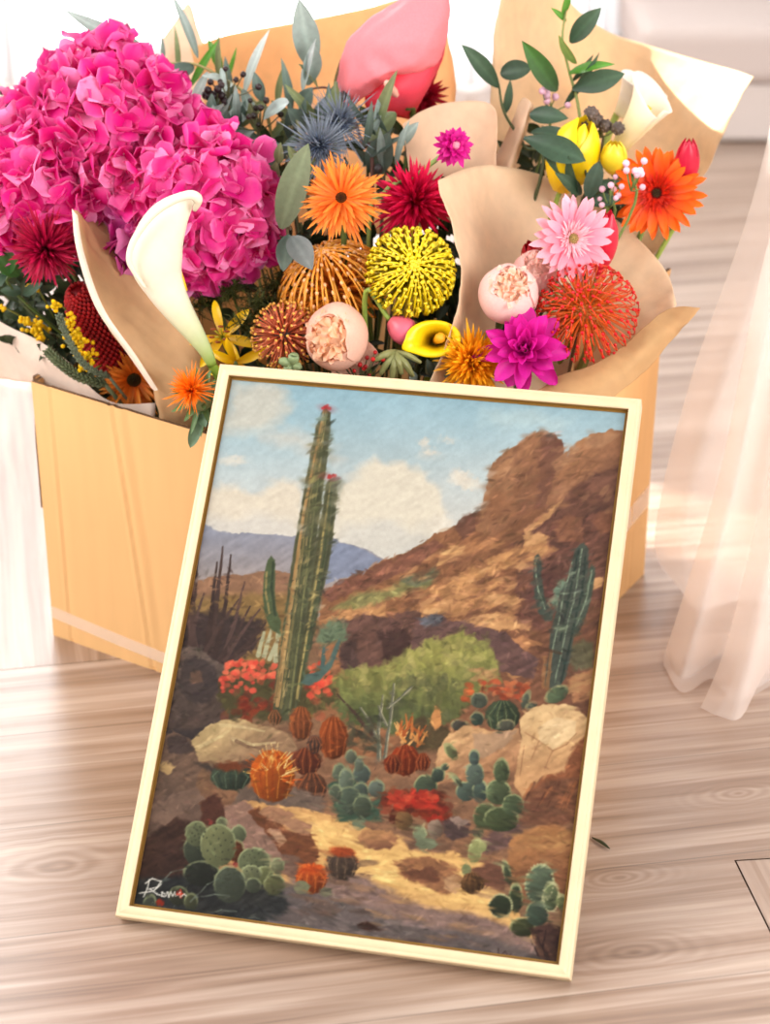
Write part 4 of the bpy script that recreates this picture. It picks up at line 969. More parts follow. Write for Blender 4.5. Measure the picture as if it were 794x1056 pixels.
sprig('eucalyptus_sprig', 'tall blue-green eucalyptus sprig with a broad upright leaf before the orange-brown paper', 'eucalyptus',
      [(318, 92, 2.44), (340, 92, 2.43), (362, 118, 2.40), (374, 150, 2.37), (384, 180, 2.34)],
      [(322, 72, 308, -2, 30, 2.44, 2.42, FU, EU, dict(peak=.5, bend=.1)), (318, 88, 322, 44, 24, 2.43, 2.41, FR, EU, dict(peak=.5)), (312, 94, 326, 40, 12, 2.425, 2.40, FLF, EL), (328, 92, 308, 66, 18, 2.435, 2.41, (0, -.6, 1), OL), (345, 100, 352, 58, 12, 2.44, 2.44, FR, OL),
       (384, 146, 410, 72, 17, 2.36, 2.34, FLF, OL, dict(bend=.12)), (408, 116, 378, 146, 20, 2.36, 2.34, FU, OL), (384, 180, 402, 136, 32, 2.35, 2.33, FU, ED, dict(peak=.5)), (362, 118, 342, 126, 13, 2.40, 2.37, FU, OL), (380, 70, 398, 32, 8, 2.45, 2.44, FR, OL)],
      scol=(110, 78, 70), berries=((352, 100, 2.41, 5), (346, 106, 2.405, 5), (358, 96, 2.42, 5), (390, 174, 2.33, 5)), bcol=(74, 70, 70))
sprig('eucalyptus_sprig', 'silvery eucalyptus sprig with round pale leaves in the middle of the back row', 'eucalyptus',
      [(270, 108, 2.41), (285, 116, 2.40), (300, 132, 2.38), (312, 156, 2.36)],
      [(272, 122, 298, 106, 26, 2.39, 2.37, (0, -.6, 1), EL, dict(peak=.55, tip=1.6)), (270, 104, 262, 74, 14, 2.41, 2.41, FU, ED), (300, 118, 290, 60, 12, 2.43, 2.42, FR, ED), (286, 110, 294, 66, 10, 2.44, 2.43, FLF, OL), (240, 158, 292, 150, 26, 2.36, 2.34, (0, -.5, 1), ED), (318, 134, 296, 112, 22, 2.385, 2.36, FU, ED), (320, 140, 306, 96, 15, 2.4, 2.39, FR, EU), (310, 112, 322, 90, 20, 2.42, 2.41, FU, ED), (330, 118, 348, 84, 16, 2.42, 2.41, FR, ED), (250, 92, 262, 122, 12, 2.42, 2.40, FU, EU)],
      scol=(130, 130, 96))
sprig('eucalyptus_sprig', 'eucalyptus sprig with one big dull green leaf left of the fringed orange gerbera', 'eucalyptus',
      [(300, 236, 2.22), (298, 250, 2.23)],
      [(290, 236, 318, 148, 34, 2.215, 2.20, (-.2, -1, .3), ((104, 116, 90), (126, 138, 108)), dict(peak=.5, bend=.08, tip=1.1)), (300, 244, 322, 278, 28, 2.19, 2.16, (.2, -1, .5), ((98, 106, 104), (124, 130, 128))), (298, 242, 292, 280, 22, 2.2, 2.19, (-.2, -1, .3), ED)])
sprig('eucalyptus_sprig', 'thin green blades standing against the pale kraft tip and orange-brown paper', 'eucalyptus',
      [(226, 60, 2.5), (228, 110, 2.48), (236, 160, 2.45)],
      [(228, 74, 214, 40, 12, 2.5, 2.5, FR, RL), (196, 90, 226, 40, 9, 2.49, 2.48, FU, RL), (228, 90, 226, 34, 10, 2.49, 2.48, FLF, OL), (230, 90, 244, 48, 6, 2.5, 2.5, FR, RL), (184, 80, 180, 26, 7, 2.52, 2.52, FR, OL), (238, 110, 232, 58, 12, 2.47, 2.46, FU, ED), (168, 70, 166, 34, 6, 2.54, 2.53, FR, EU)], scol=(120, 130, 70))
# dark privet berries
def berry_cluster(name, label, cat, px, py, Y, n, spread, rp, col, stem_col=(90, 90, 60), seed=0, tex=False, group=None):
    p = P(px, py, Y); M = Matrix.Translation(tuple(p)); r_ = thing(name, label, cat, M, group); k = mpp(p); r = np.random.default_rng(seed + 50)
    sb = MB(); foot = np.array([BCX + .3 * (p[0] - BCX), BCY + .3 * (p[1] - BCY), .02])
    sb.tube(local(M, cm(np.array([p + [0, .004, 0], p + np.array([0, .02, -.06]), p * .5 + foot * .5, foot]), 16)), .0016, lin(stem_col), 6)
    for i in range(n):
        o = r.normal(0, 1, 3) * spread * k * np.array([1, .6, .8]); b = MB(); rr = rp * k * r.uniform(.85, 1.15)
        b.ball(o, rr, lin(col) * (1 + r.normal(0, .15)), 8, 9)
        if tex:
            for j in range(26):
                z = 1 - 2 * (j + .5) / 26; q = math.sqrt(1 - z * z); a = j * 2.39996; b.ball(o + rr * .92 * np.array([q * math.cos(a), q * math.sin(a), z]), rr * .26, lin(col) * (1 + r.normal(0, .2)), 4, 5)
        b.build('berry', M_WAXY if not tex else M_STEM, r_)
        sb.tube(np.array([o, o * .5 + np.array([0, .002, -.012]), [0, .004, -.02]]), .0008, lin(stem_col), 4)
    sb.build('stem', M_STEM, r_)
berry_cluster('privet_berries', 'cluster of nearly black berries among the silvery eucalyptus', 'berries', 222, 101, 2.40, 12, 6.5, 4.2, (44, 26, 28), seed=1)
berry_cluster('privet_berries', 'loose dark berries upper right of the black berry cluster', 'berries', 236, 84, 2.405, 7, 11, 3.4, (56, 40, 40), seed=2)
berry_cluster('privet_berries', 'scattered dark berries right of the silvery round eucalyptus leaf', 'berries', 268, 118, 2.37, 9, 12, 3.2, (54, 42, 36), seed=3)
berry_cluster('seed_heads', 'brown knobbly seed heads above the bright yellow calla lily', 'seed heads', 618, 126, 2.35, 5, 9, 7.5, (92, 78, 70), seed=4, tex=True)
berry_cluster('hypericum_berries', 'small red berries along the top edge of the frame under the peach rose', 'berries', 372, 380, 2.12, 22, 13, 2.4, (180, 24, 26), seed=5)
berry_cluster('wax_flowers', 'small pink and white wax flower buds left of the orange gerbera heart', 'wax flower', 652, 180, 2.265, 9, 8, 3.6, (250, 200, 214), (110, 130, 70), seed=6)
berry_cluster('wax_flowers', 'tiny pale pink wax flower buds among the dark leaves behind the pink gerbera', 'wax flower', 630, 198, 2.29, 9, 12, 3.0, (240, 190, 208), (110, 130, 70), seed=7)
berry_cluster('wax_flowers', 'pale lilac wax flowers behind the ruscus leaves at the back right', 'wax flower', 566, 98, 2.40, 8, 9, 4.0, (226, 180, 200), (110, 130, 70), seed=8)
# ruscus
sprig('ruscus_sprig', 'dark ruscus sprig whose top leaves rise above the back right kraft cone', 'ruscus',
      [(584, 8, 2.43), (580, 40, 2.42), (586, 70, 2.42), (596, 108, 2.40), (600, 150, 2.38), (596, 190, 2.36)],
      [(588, 44, 620, 8, 22, 2.42, 2.40, FU, RU, dict(peak=.5)), (580, 16, 586, -12, 11, 2.43, 2.42, FR, RL), (584, 22, 568, 8, 7, 2.43, 2.42, FU, RL), (594, 66, 576, 36, 12, 2.42, 2.40, FLF, ((110, 140, 70), (140, 160, 90))),
       (586, 76, 634, 66, 16, 2.41, 2.39, (0, -.6, 1), RL), (590, 92, 644, 76, 25, 2.40, 2.385, (0, -1, .3), RU, dict(peak=.55)), (582, 108, 618, 54, 11, 2.41, 2.40, FR, RU), (590, 84, 612, 56, 8, 2.42, 2.42, FR, RU)], scol=(130, 140, 80))
sprig('ruscus_sprig', 'dark ruscus sprig leaning left out of the back right kraft cone', 'ruscus',
      [(514, 86, 2.40), (520, 116, 2.39), (540, 150, 2.37), (556, 190, 2.35)],
      [(514, 90, 476, 46, 20, 2.40, 2.37, FU, RU, dict(peak=.5)), (516, 76, 548, 70, 23, 2.40, 2.39, FU, RU, dict(peak=.5, tip=1.2)), (574, 94, 538, 42, 23, 2.39, 2.37, (0, -1, .3), ((52, 76, 50), (64, 110, 44)), dict(peak=.45)), (546, 118, 586, 122, 21, 2.37, 2.35, FU, RU), (540, 142, 604, 166, 30, 2.33, 2.30, (0, -1, .5), RU, dict(peak=.6, bend=.3)), (548, 136, 596, 146, 22, 2.345, 2.31, (0, -.6, 1), RU), (520, 118, 526, 82, 12, 2.4, 2.4, FR, RU)], scol=(70, 80, 50))
sprig('ruscus_sprig', 'small dark ruscus sprig right behind the front kraft cone', 'ruscus',
      [(602, 170, 2.31), (606, 190, 2.31), (600, 210, 2.32)],
      [(606, 204, 618, 166, 20, 2.30, 2.28, (0, -1, .3), ((66, 88, 76), (78, 100, 88)), dict(peak=.55, tip=1.3)), (594, 204, 586, 160, 14, 2.31, 2.30, FLF, RU), (600, 200, 572, 178, 16, 2.31, 2.29, FU, RU), (606, 208, 640, 206, 16, 2.30, 2.29, FU, RU), (604, 196, 640, 186, 12, 2.31, 2.30, FU, RU), (596, 190, 560, 160, 16, 2.32, 2.31, FU, RU)], scol=(60, 70, 46))
# leaves at the far left edge
sprig('ruscus_sprig', 'green leafy sprig at the far left edge under the hydrangea', 'ruscus',
      [(6, 262, 2.26), (14, 282, 2.26), (24, 310, 2.26)],
      [(2, 282, 20, 254, 22, 2.25, 2.24, FU, ((44, 84, 36), (66, 110, 50))), (20, 284, -6, 262, 20, 2.25, 2.24, FU, ((50, 90, 40), (70, 116, 50))), (6, 284, -14, 298, 14, 2.25, 2.24, FU, RU), (22, 300, 0, 300, 14, 2.26, 2.25, FU, RU), (24, 304, 44, 292, 12, 2.26, 2.25, FU, RU)], scol=(70, 90, 40))
# goldenrod
def goldenrod(label, spots, Y, seed):
    r = np.random.default_rng(seed); p0 = P(*spots[0][:2], Y); M = Matrix.Translation(tuple(p0)); r_ = thing('goldenrod', label, 'goldenrod', M)
    sb = MB(); foot = np.array([BCX + .4 * (p0[0] - BCX), BCY + .3 * (p0[1] - BCY), .02]); j = p0 + np.array([.035, .07, -.05])
    sb.tube(local(M, cm(np.array([p0, j, (j + foot) / 2, foot]), 14)), .002, lin((110, 120, 50)), 6)
    for (x, y, w_, h_, n) in spots:
        b = MB(); c = P(x, y, Y); k = mpp(c)
        for i in range(n):
            o = r.normal(0, .5, 3) * np.array([w_, (w_ + h_) / 3, h_]) * k; b.ball(local(M, (c + o)[None])[0], k * r.uniform(1.6, 3.0), lin((236, 196, 10)) * (1 + r.normal(0, .14)), 4, 6)
        b.build('flower_cluster', M_PETAL, r_)
        sb.tube(local(M, cm(np.array([c, c + np.array([.006, .02, -.012]), j]), 8)), .0012, lin((120, 130, 50)), 5)
    sb.build('stem', M_STEM, r_)
goldenrod('yellow goldenrod clusters in front of the red banksia', [(79, 348, 11, 12, 70), (70, 332, 7, 7, 30), (88, 366, 8, 9, 34), (58, 314, 5, 5, 16), (86, 378, 4, 4, 10)], 2.19, 1)
goldenrod('yellow goldenrod clusters along the whitish paper at the far left', [(26, 332, 6, 6, 24), (40, 338, 9, 9, 40), (44, 348, 5, 6, 18), (32, 297, 5, 5, 18), (3, 317, 3, 3, 7)], 2.265, 2)
# toothed grey-green stalks by the box rim
def stalk(label, pts, w, cc):
    Pn = cm(np.array([P(*p) for p in pts]), 34); M = Matrix.Translation(tuple(Pn[-1])); r_ = thing('toothed_stalk', label, 'foliage', M)
    b = MB(); t = np.linspace(0, 1, 34); b.tube(local(M, Pn), np.maximum(.0008, w * np.minimum(1, t * 6) * .5), lin(cc), 7)
    k = 0
    for i in range(2, 33):
        d = nrm(Pn[min(33, i + 1)] - Pn[i - 1])
        for a in range(4):
            th = a * math.pi / 2 + (i % 2) * .78; s_ = nrm(np.cross(d, (0, 0, 1))); u_ = np.cross(s_, d); n_ = math.cos(th) * s_ + math.sin(th) * u_
            b.tube(local(M, np.array([Pn[i] + n_ * w * .3, Pn[i] + n_ * w * .8 - d * w * .5])), [w * .32, w * .08], lin(cc) * (1 + rng.normal(0, .15)), 4)
    b.build('stalk', M_LEAF, r_)
    foot = np.array([BCX - .12, BCY - .02, .02]); s = MB(); s.tube(local(M, cm(np.array([Pn[-1], Pn[-1] * .5 + foot * .5 + [0, .03, 0], foot]), 12)), w * .3, lin(cc), 6); s.build('stem', M_STEM, r_)
stalk('toothed grey-green stalk lying along the box rim before the goldenrod', [(48, 360, 2.20), (62, 374, 2.19), (82, 388, 2.19), (108, 396, 2.20)], .0085, (96, 104, 72))
stalk('upper toothed grey-green stalk crossing the goldenrod', [(60, 322, 2.17), (66, 340, 2.17), (78, 364, 2.175), (92, 380, 2.18), (112, 388, 2.2)], .006, (110, 120, 96))
# pale green seed pods near the frame
def pods(label, px, py, Y, tips, col):
    p = P(px, py, Y); M = Matrix.Translation(tuple(p)); r_ = thing('eucalyptus_pods', label, 'foliage', M); k = mpp(p)
    sb = MB(); foot = np.array([BCX + .05, BCY - .06, .02]); sb.tube(local(M, cm(np.array([p, p + np.array([0, .03, -.07]), (p + foot) / 2, foot]), 14)), .003, lin(col), 7)
    for (x, y, w_) in tips:
        q = P(x, y, Y - .012); b = MB(); pp = cm(np.array([p, (p + q) / 2 + np.array([0, -.006, .004]), q]), 10); t = np.linspace(0, 1, 10)
        b.tube(local(M, pp), k * w_ * (.35 + .65 * np.sin(np.pi * np.clip(t * .8 + .1, 0, 1))), lin(col) * (1 + rng.normal(0, .08)), 8); b.build('pod', M_LEAF, r_)
    sb.build('stem', M_STEM, r_)
pods('pale green buds hanging below the pink tulip bud', 408, 362, 2.125, ((392, 386, 4), (404, 392, 4), (414, 386, 4), (426, 388, 4), (386, 372, 4), (434, 374, 3)), (150, 150, 96))
pods('light grey-green leaf tips in front of the small dull orange protea', 302, 378, 2.105, ((288, 372, 5), (304, 364, 6), (294, 384, 5), (310, 380, 5)), (150, 168, 120))
# fine ferny greens and broad leaves that fill the box between the flowers
FERN = [(240, 304, 2.24), (268, 318, 2.21), (214, 314, 2.25), (286, 296, 2.24), (252, 336, 2.19)]
def fern(px, py, Y, label, size=26):
    p = P(px, py, Y); M = Matrix.Translation(tuple(p)); r_ = thing('asparagus_fern', label, 'foliage', M, 'fine ferny greens'); k = mpp(p); b = MB()
    for i in range(26):
        d = nrm(rng.normal(0, 1, 3) + np.array([0, -.4, .7])); L = size * k * rng.uniform(.5, 1)
        pts = np.array([[0, 0, 0], d * L * .5 + rng.normal(0, .003, 3), d * L + rng.normal(0, .004, 3)]); pts = cm(pts, 7); b.tube(pts, .0006, lin((70, 74, 34)), 4)
        for j in range(2, 7):
            for s in range(3): b.tube(np.array([pts[j], pts[j] + rng.normal(0, 1, 3) * 4 * k]), [.0006, .0002], lin((82, 88, 40)) * (1 + rng.normal(0, .2)), 3)
    b.build('fronds', M_LEAF, r_)
    s = MB(); foot = np.array([BCX + .3 * (p[0] - BCX), BCY + .3 * (p[1] - BCY), .02]); s.tube(local(M, cm(np.array([p, (p + foot) / 2 + [0, .02, .02], foot]), 10)), .0015, lin((80, 90, 40)), 5); s.build('stem', M_STEM, r_)
for f_ in FERN: fern(*f_, 'dark ferny green sprig in the shade between hydrangea and orange pincushions')
def filler(px, py, Y, seed):
    r = np.random.default_rng(seed + 900); p = P(px, py, Y); M = Matrix.Translation(tuple(p)); r_ = thing('leafy_filler', 'dark leafy stem deep between the flowers of the box', 'foliage', M, 'dark leafy filler stems'); k = mpp(p)
    b = MB()
    for i in range(9):
        a = r.uniform(0, 6.28); d = nrm(np.array([math.cos(a), -.35 + r.normal(0, .3), math.sin(a) * .8 + .2])); o = np.array([0, .004, -.012 * i * .6])
        leaf_mesh(b, o + d * .004, o + d * k * r.uniform(20, 36), k * r.uniform(9, 15), nrm(np.array([r.normal(0, .4), -1, r.normal(.5, .4)])), (36, 48, 30), (58, 72, 44), bend=r.uniform(-.2, .3))
    b.build('leaves', M_LEAF, r_)
    s = MB(); foot = np.array([BCX + .3 * (p[0] - BCX), BCY + .3 * (p[1] - BCY), .02]); s.tube(local(M, cm(np.array([p, (p + foot) / 2 + [0, .02, .02], foot]), 10)), .002, lin((70, 76, 44)), 6); s.build('stem', M_STEM, r_)
for i, f_ in enumerate([(328, 248, 2.32), (318, 242, 2.30), (340, 256, 2.33), (468, 266, 2.25), (464, 284, 2.24), (362, 250, 2.30), (345, 245, 2.31), (375, 262, 2.30), (452, 246, 2.30), (448, 270, 2.28), (458, 225, 2.31), (455, 290, 2.28), (12, 276, 2.33), (50, 280, 2.34), (72, 268, 2.33), (115, 280, 2.33), (6, 300, 2.34), (24, 292, 2.34), (44, 318, 2.33), (10, 326, 2.34), (56, 300, 2.33), (66, 330, 2.31), (34, 330, 2.33), (80, 352, 2.30), (100, 385, 2.28), (150, 385, 2.27), (-10, 290, 2.36), (470, 300, 2.25), (460, 250, 2.26), (448, 300, 2.25), (465, 340, 2.22), (300, 180, 2.30), (310, 230, 2.27), (385, 200, 2.33), (280, 150, 2.40), (340, 110, 2.46), (380, 130, 2.42), (250, 140, 2.40), (392, 250, 2.27), (400, 330, 2.22), (330, 325, 2.24), (270, 300, 2.29), (440, 330, 2.2), (300, 290, 2.26), (245, 330, 2.25), (200, 345, 2.24), (120, 300, 2.30), (80, 300, 2.30), (60, 345, 2.27), (110, 370, 2.25), (140, 350, 2.26), (30, 280, 2.31), (20, 310, 2.30), (455, 200, 2.31), (440, 160, 2.40), (560, 130, 2.45), (600, 140, 2.44), (620, 190, 2.40), (570, 170, 2.43), (650, 200, 2.38), (590, 260, 2.27), (560, 320, 2.2), (520, 350, 2.18), (640, 180, 2.42), (370, 360, 2.2), (310, 370, 2.17), (430, 375, 2.17), (420, 140, 2.44), (360, 180, 2.36), (530, 160, 2.42), (90, 385, 2.24), (490, 160, 2.40)]): filler(*f_, i)

def bushy(label, px, py, Y, w_, h_, n, seed, cc, lw=(9, 16), ll=(26, 52), face=(0, -1, .5), upb=1.0):
    """a eucalyptus sprig with many leaves rising from one stem"""
    r = np.random.default_rng(seed + 300); lv = []
    for i in range(n):
        x = px + r.uniform(-w_, w_); y = py + r.uniform(-h_, h_); a = r.normal(0, .75); L = r.uniform(*ll)
        yy = Y + r.uniform(-.04, .05); c_ = cc[r.integers(len(cc))]
        lv.append((x, y, x + L * math.sin(a), y - L * math.cos(a) * upb, r.uniform(*lw), yy, yy - .015, (r.normal(0, .5), -1, r.uniform(.1, .9)), c_, dict(bend=r.uniform(-.2, .25), peak=r.uniform(.4, .55))))
    sprig('eucalyptus_sprig', label, 'eucalyptus', [(px, py - h_, Y), (px, py, Y), (px + 4, py + h_, Y)], lv, scol=(110, 112, 84))
bushy('dense grey-green eucalyptus sprig just right of the largest hydrangea', 214, 142, 2.41, 30, 16, 15, 1, (ED, EU, EU))
bushy('dense eucalyptus sprig in the middle under the orange-brown paper', 266, 150, 2.40, 34, 18, 17, 2, (ED, EU, OL))
bushy('dense eucalyptus sprig behind the two blue-grey sea hollies', 330, 140, 2.41, 30, 22, 18, 3, (ED, EU, OL))
bushy('dark eucalyptus sprig right of the sea hollies, before the pale rolled paper', 392, 158, 2.36, 18, 20, 13, 4, (ED, EU))
bushy('grey leaves between the lower sea holly and the hydrangea', 296, 176, 2.30, 22, 16, 10, 5, (ED, OL), ll=(20, 36))
bushy('dull grey leaf sprig under the yellow calla lily', 440, 384, 2.16, 16, 12, 8, 6, (ED, EU), ll=(14, 26))

# ------------------------------------------------------------------ the painting on the sunk canvas
NXC, NYC = 440, 580
KP = 0.49
gx_ = np.linspace(0.0142, FWID - 0.0142, NXC); gy_ = np.linspace(0.0142, FHEI - 0.0142, NYC)
X_, Y_ = np.meshgrid(gx_, gy_, indexing='ij')
Wp = FO + X_[..., None] * ex + Y_[..., None] * ey - ez * REC
cc_ = (Wp - CAMP) @ RC
QX, QY = cc_[..., 0] / cc_[..., 2] * F_PX + CX, cc_[..., 1] / cc_[..., 2] * F_PX + CY      # pigment plan, laid out flat on the canvas
rp = np.random.default_rng(11)
def vnoise(x, y, s, seed):
    """smooth value noise"""
    r = np.random.default_rng(seed); G = r.uniform(-1, 1, (64, 64))
    u, v = x / s, y / s; i, j = np.floor(u).astype(int), np.floor(v).astype(int); f, g = u - i, v - j
    f = f * f * (3 - 2 * f); g = g * g * (3 - 2 * g); a = lambda p, q: G[p % 64, q % 64]
    return (a(i, j) * (1 - f) + a(i + 1, j) * f) * (1 - g) + (a(i, j + 1) * (1 - f) + a(i + 1, j + 1) * f) * g
n4, n9, n22, n60 = (vnoise(QX, QY, s, k) for s, k in ((3.2, 1), (9, 2), (22, 3), (60, 4)))
m4, m9, m22 = (vnoise(QX, QY, s, k) for s, k in ((3.2, 5), (9, 6), (22, 7)))
# brush strokes: noise drawn out along a slant
ca, sa = math.cos(.5), math.sin(.5)
br1 = vnoise(QX * ca - QY * sa, (QX * sa + QY * ca) * 4, 14, 8); br2 = vnoise(QX * ca + QY * sa, (-QX * sa + QY * ca) * 4, 14, 9)
br0 = vnoise(QX, QY * 4, 16, 10); brv = vnoise(QX * 4, QY, 16, 12)
IMG = np.zeros((NXC, NYC, 3))
def soft(mask_d, w): return np.clip(mask_d / w + .5, 0, 1)
def pdist(pts, x, y):
    """signed distance to a polygon, positive inside"""
    pts = np.asarray(pts, float); n = len(pts); ins = np.zeros(x.shape, bool); d2 = np.full(x.shape, 1e9)
    for k in range(n):
        ax, ay = pts[k]; bx, by = pts[(k + 1) % n]
        c = (ay > y) != (by > y)
        if by != ay: ins ^= c & (x < (bx - ax) * (y - ay) / (by - ay) + ax)
        ux, uy = bx - ax, by - ay; L = ux * ux + uy * uy + 1e-9; t = np.clip(((x - ax) * ux + (y - ay) * uy) / L, 0, 1)
        d2 = np.minimum(d2, (x - ax - t * ux) ** 2 + (y - ay - t * uy) ** 2)
    d = np.sqrt(d2); return np.where(ins, d, -d)
def win(x0, y0, x1, y1, pad):
    m = (QX > x0 - pad) & (QX < x1 + pad) & (QY > y0 - pad) & (QY < y1 + pad)
    if not m.any(): return None
    i = np.where(m.any(1))[0]; j = np.where(m.any(0))[0]; return slice(i[0], i[-1] + 1), slice(j[0], j[-1] + 1)
STRK = {'1': br1, '2': br2, '0': br0, 'v': brv, 'n': n9}
def blend(sl, a, c, var, strk):
    col = np.broadcast_to(np.asarray(c, float), IMG[sl].shape) if np.ndim(c) < 3 else c
    col = col * (1 + var * (STRK[strk][sl] * .8 + n4[sl] * .25)[..., None]) + var * 12 * (m22[sl] * .8)[..., None] * np.array([1, .2, -.8])
    IMG[sl] = IMG[sl] * (1 - a[..., None]) + col * a[..., None]
def poly(pts, c, w=1.5, warp=1.6, var=.08, strk='1', alpha=1.0, c2=None, gdir=None):
    pts = np.asarray(pts, float); sl = win(pts[:, 0].min(), pts[:, 1].min(), pts[:, 0].max(), pts[:, 1].max(), 6 + w + warp)
    if sl is None: return
    x = QX[sl] + warp * (n9[sl] + .6 * n4[sl]); y = QY[sl] + warp * (m9[sl] + .6 * m4[sl])
    a = soft(pdist(pts, x, y), w) * alpha
    if c2 is not None:
        (gx0, gy0), (gx1, gy1) = gdir; k = np.clip(((x - gx0) * (gx1 - gx0) + (y - gy0) * (gy1 - gy0)) / ((gx1 - gx0) ** 2 + (gy1 - gy0) ** 2), 0, 1)
        c = np.asarray(c, float) + (np.asarray(c2, float) - np.asarray(c, float)) * k[..., None]
    blend(sl, a, c, var, strk)
def ell(cx, cy, rx, ry, c, ang=0.0, w=1.2, warp=.5, var=.06, alpha=1.0, strk='n', edge=None, shade=None):
    c = np.asarray(c, float); gm = c.mean(); gk = .42 if c[1] >= c[0] - 4 and c[2] < 150 else .06
    c = (c * (1 - gk) + gk * gm * np.array([1.10, 1.0, .76])) * VEG
    R = max(rx, ry) + w + warp + 4; sl = win(cx - R, cy - R, cx + R, cy + R, 2)
    if sl is None: return
    x = QX[sl] - cx + warp * n4[sl]; y = QY[sl] - cy + warp * m4[sl]; a_ = math.radians(ang); u = (x * math.cos(a_) + y * math.sin(a_)) / rx; v = (-x * math.sin(a_) + y * math.cos(a_)) / ry
    d = (1 - np.sqrt(u * u + v * v)) * min(rx, ry); a = soft(d, w) * alpha
    if shade is not None: c = np.asarray(c, float) * (1 - shade * np.clip(u * .6 + v * .6, -.6, 1))[..., None]
    blend(sl, a, c, var, strk)
    if edge is not None: blend(sl, soft(1.0 - np.abs(d - .4), .9) * .6 * np.clip(.6 - v, 0, 1), edge, .1, 'n')
def line(pts, c, w0, w1=None, alpha=1.0, warp=.6, var=.08, soft_=1.0):
    w1 = w0 if w1 is None else w1; pts = np.asarray(pts, float); pad = max(w0, w1) + 3
    for k in range(len(pts) - 1):
        (ax, ay), (bx, by) = pts[k], pts[k + 1]; sl = win(min(ax, bx), min(ay, by), max(ax, bx), max(ay, by), pad)
        if sl is None: continue
        x = QX[sl] + warp * n9[sl]; y = QY[sl] + warp * m9[sl]; ux, uy = bx - ax, by - ay; L = ux * ux + uy * uy + 1e-9
        t = np.clip(((x - ax) * ux + (y - ay) * uy) / L, 0, 1); d = np.hypot(x - ax - t * ux, y - ay - t * uy)
        f0, f1 = k / (len(pts) - 1), (k + 1) / (len(pts) - 1); w = w0 + (w1 - w0) * (f0 + (f1 - f0) * t)
        blend(sl, soft(w / 2 - d, soft_) * alpha, c, var, 'n')
def dabs(x0, y0, x1, y1, n, rx, ry, cols, ang=0.0, alpha=.8, spread=25, poly_=None):
    for _ in range(n):
        x, y = rp.uniform(x0, x1), rp.uniform(y0, y1)
        if poly_ is not None and pdist(poly_, np.array([x]), np.array([y]))[0] < 0: continue
        c = np.array(cols[rp.integers(len(cols))], float) * (1 + rp.normal(0, .06)); k = rp.uniform(.6, 1.3)
        ell(x, y, rx * k, ry * k, c, ang + rp.normal(0, spread), alpha=alpha * rp.uniform(.6, 1), w=1.4)
def smooth(x, a, b): t = np.clip((x - a) / (b - a), 0, 1); return t * t * (3 - 2 * t)

VEG = 1.0
# sky
k = smooth(QY, 385, 575)[..., None]
IMG[:] = np.array([156, 188, 200]) * (1 - k) + np.array([212, 208, 198]) * k
IMG += (n60 * 5 + br0 * 3)[..., None]
full = (slice(0, NXC), slice(0, NYC))
def cloud(pts, c=(222, 210, 190), w=16, al=.9, warp=9):
    x = QX + warp * n22 + 4 * n9; y = QY + warp * .7 * m22 + 3 * m9; a = soft(pdist(pts, x, y) - w * .2, w) * al
    blend(full, a, c, .02, '0')
cloud([(228, 395), (262, 392), (296, 398), (298, 418), (285, 440), (262, 444), (222, 446)], (206, 200, 184), 18, .85)
cloud([(270, 440), (300, 440), (330, 455), (352, 470), (340, 480), (300, 465), (275, 455)], (212, 202, 186), 14, .6)
cloud([(206, 503), (226, 497), (250, 508), (270, 502), (290, 492), (312, 498), (318, 560), (200, 560)], (226, 212, 190), 9, .95, 5)
cloud([(202, 530), (260, 528), (318, 536), (318, 580), (200, 580)], (214, 208, 198), 14, .8)
cloud([(342, 520), (352, 500), (366, 480), (384, 472), (398, 480), (420, 476), (440, 486), (452, 508), (468, 530), (440, 560), (400, 572), (340, 575)], (226, 214, 192), 9, .95, 5)
cloud([(345, 540), (400, 530), (450, 545), (440, 575), (345, 585)], (208, 204, 194), 14, .8)
for c_ in ((480, 495, 9, 9), (438, 456, 5, 5), (462, 453, 6, 3), (444, 467, 8, 4), (472, 492, 8, 7), (454, 540, 14, 9), (240, 475, 12, 4), (486, 500, 9, 5)): ell(*c_[:4], (224, 214, 198), w=5, warp=3, alpha=.85)
cloud([(500, 418), (560, 422), (600, 430), (590, 445), (520, 448), (492, 435)], (190, 208, 206), 14, .5)
# far hills
poly([(100, 600), (700, 600), (700, 1050), (100, 1050)], (136, 106, 82), var=.12, strk='0')
poly([(190, 530), (208, 537), (220, 546), (236, 550), (262, 549), (290, 551), (318, 553), (345, 556), (368, 563), (384, 570), (398, 577), (380, 600), (330, 640), (180, 640)], (146, 148, 160), var=.04, c2=(166, 152, 144), gdir=((260, 545), (260, 610)))
poly([(345, 557), (368, 564), (394, 577), (370, 590), (335, 602), (336, 570)], (132, 140, 160), var=.05, alpha=.8)
poly([(180, 604), (215, 596), (240, 594), (275, 588), (300, 590), (300, 720), (160, 720)], (150, 116, 92), var=.1, strk='0')
poly([(180, 618), (240, 612), (300, 612), (330, 640), (300, 700), (160, 700)], (136, 112, 70), var=.12, strk='0', w=8, alpha=.8)
# right-hand mountain
poly([(330, 612), (352, 598), (380, 586), (400, 576), (424, 568), (446, 553), (470, 541), (488, 530), (500, 520), (645, 480), (640, 780), (330, 780)], (150, 108, 78), var=.12, c2=(120, 86, 68), gdir=((430, 560), (620, 620)))
poly([(330, 612), (352, 598), (384, 586), (402, 577), (424, 569), (448, 557), (460, 562), (420, 590), (380, 606), (340, 620)], (134, 94, 76), var=.1)
poly([(470, 546), (474, 536), (484, 528), (490, 529), (490, 548), (478, 556)], (122, 88, 72))
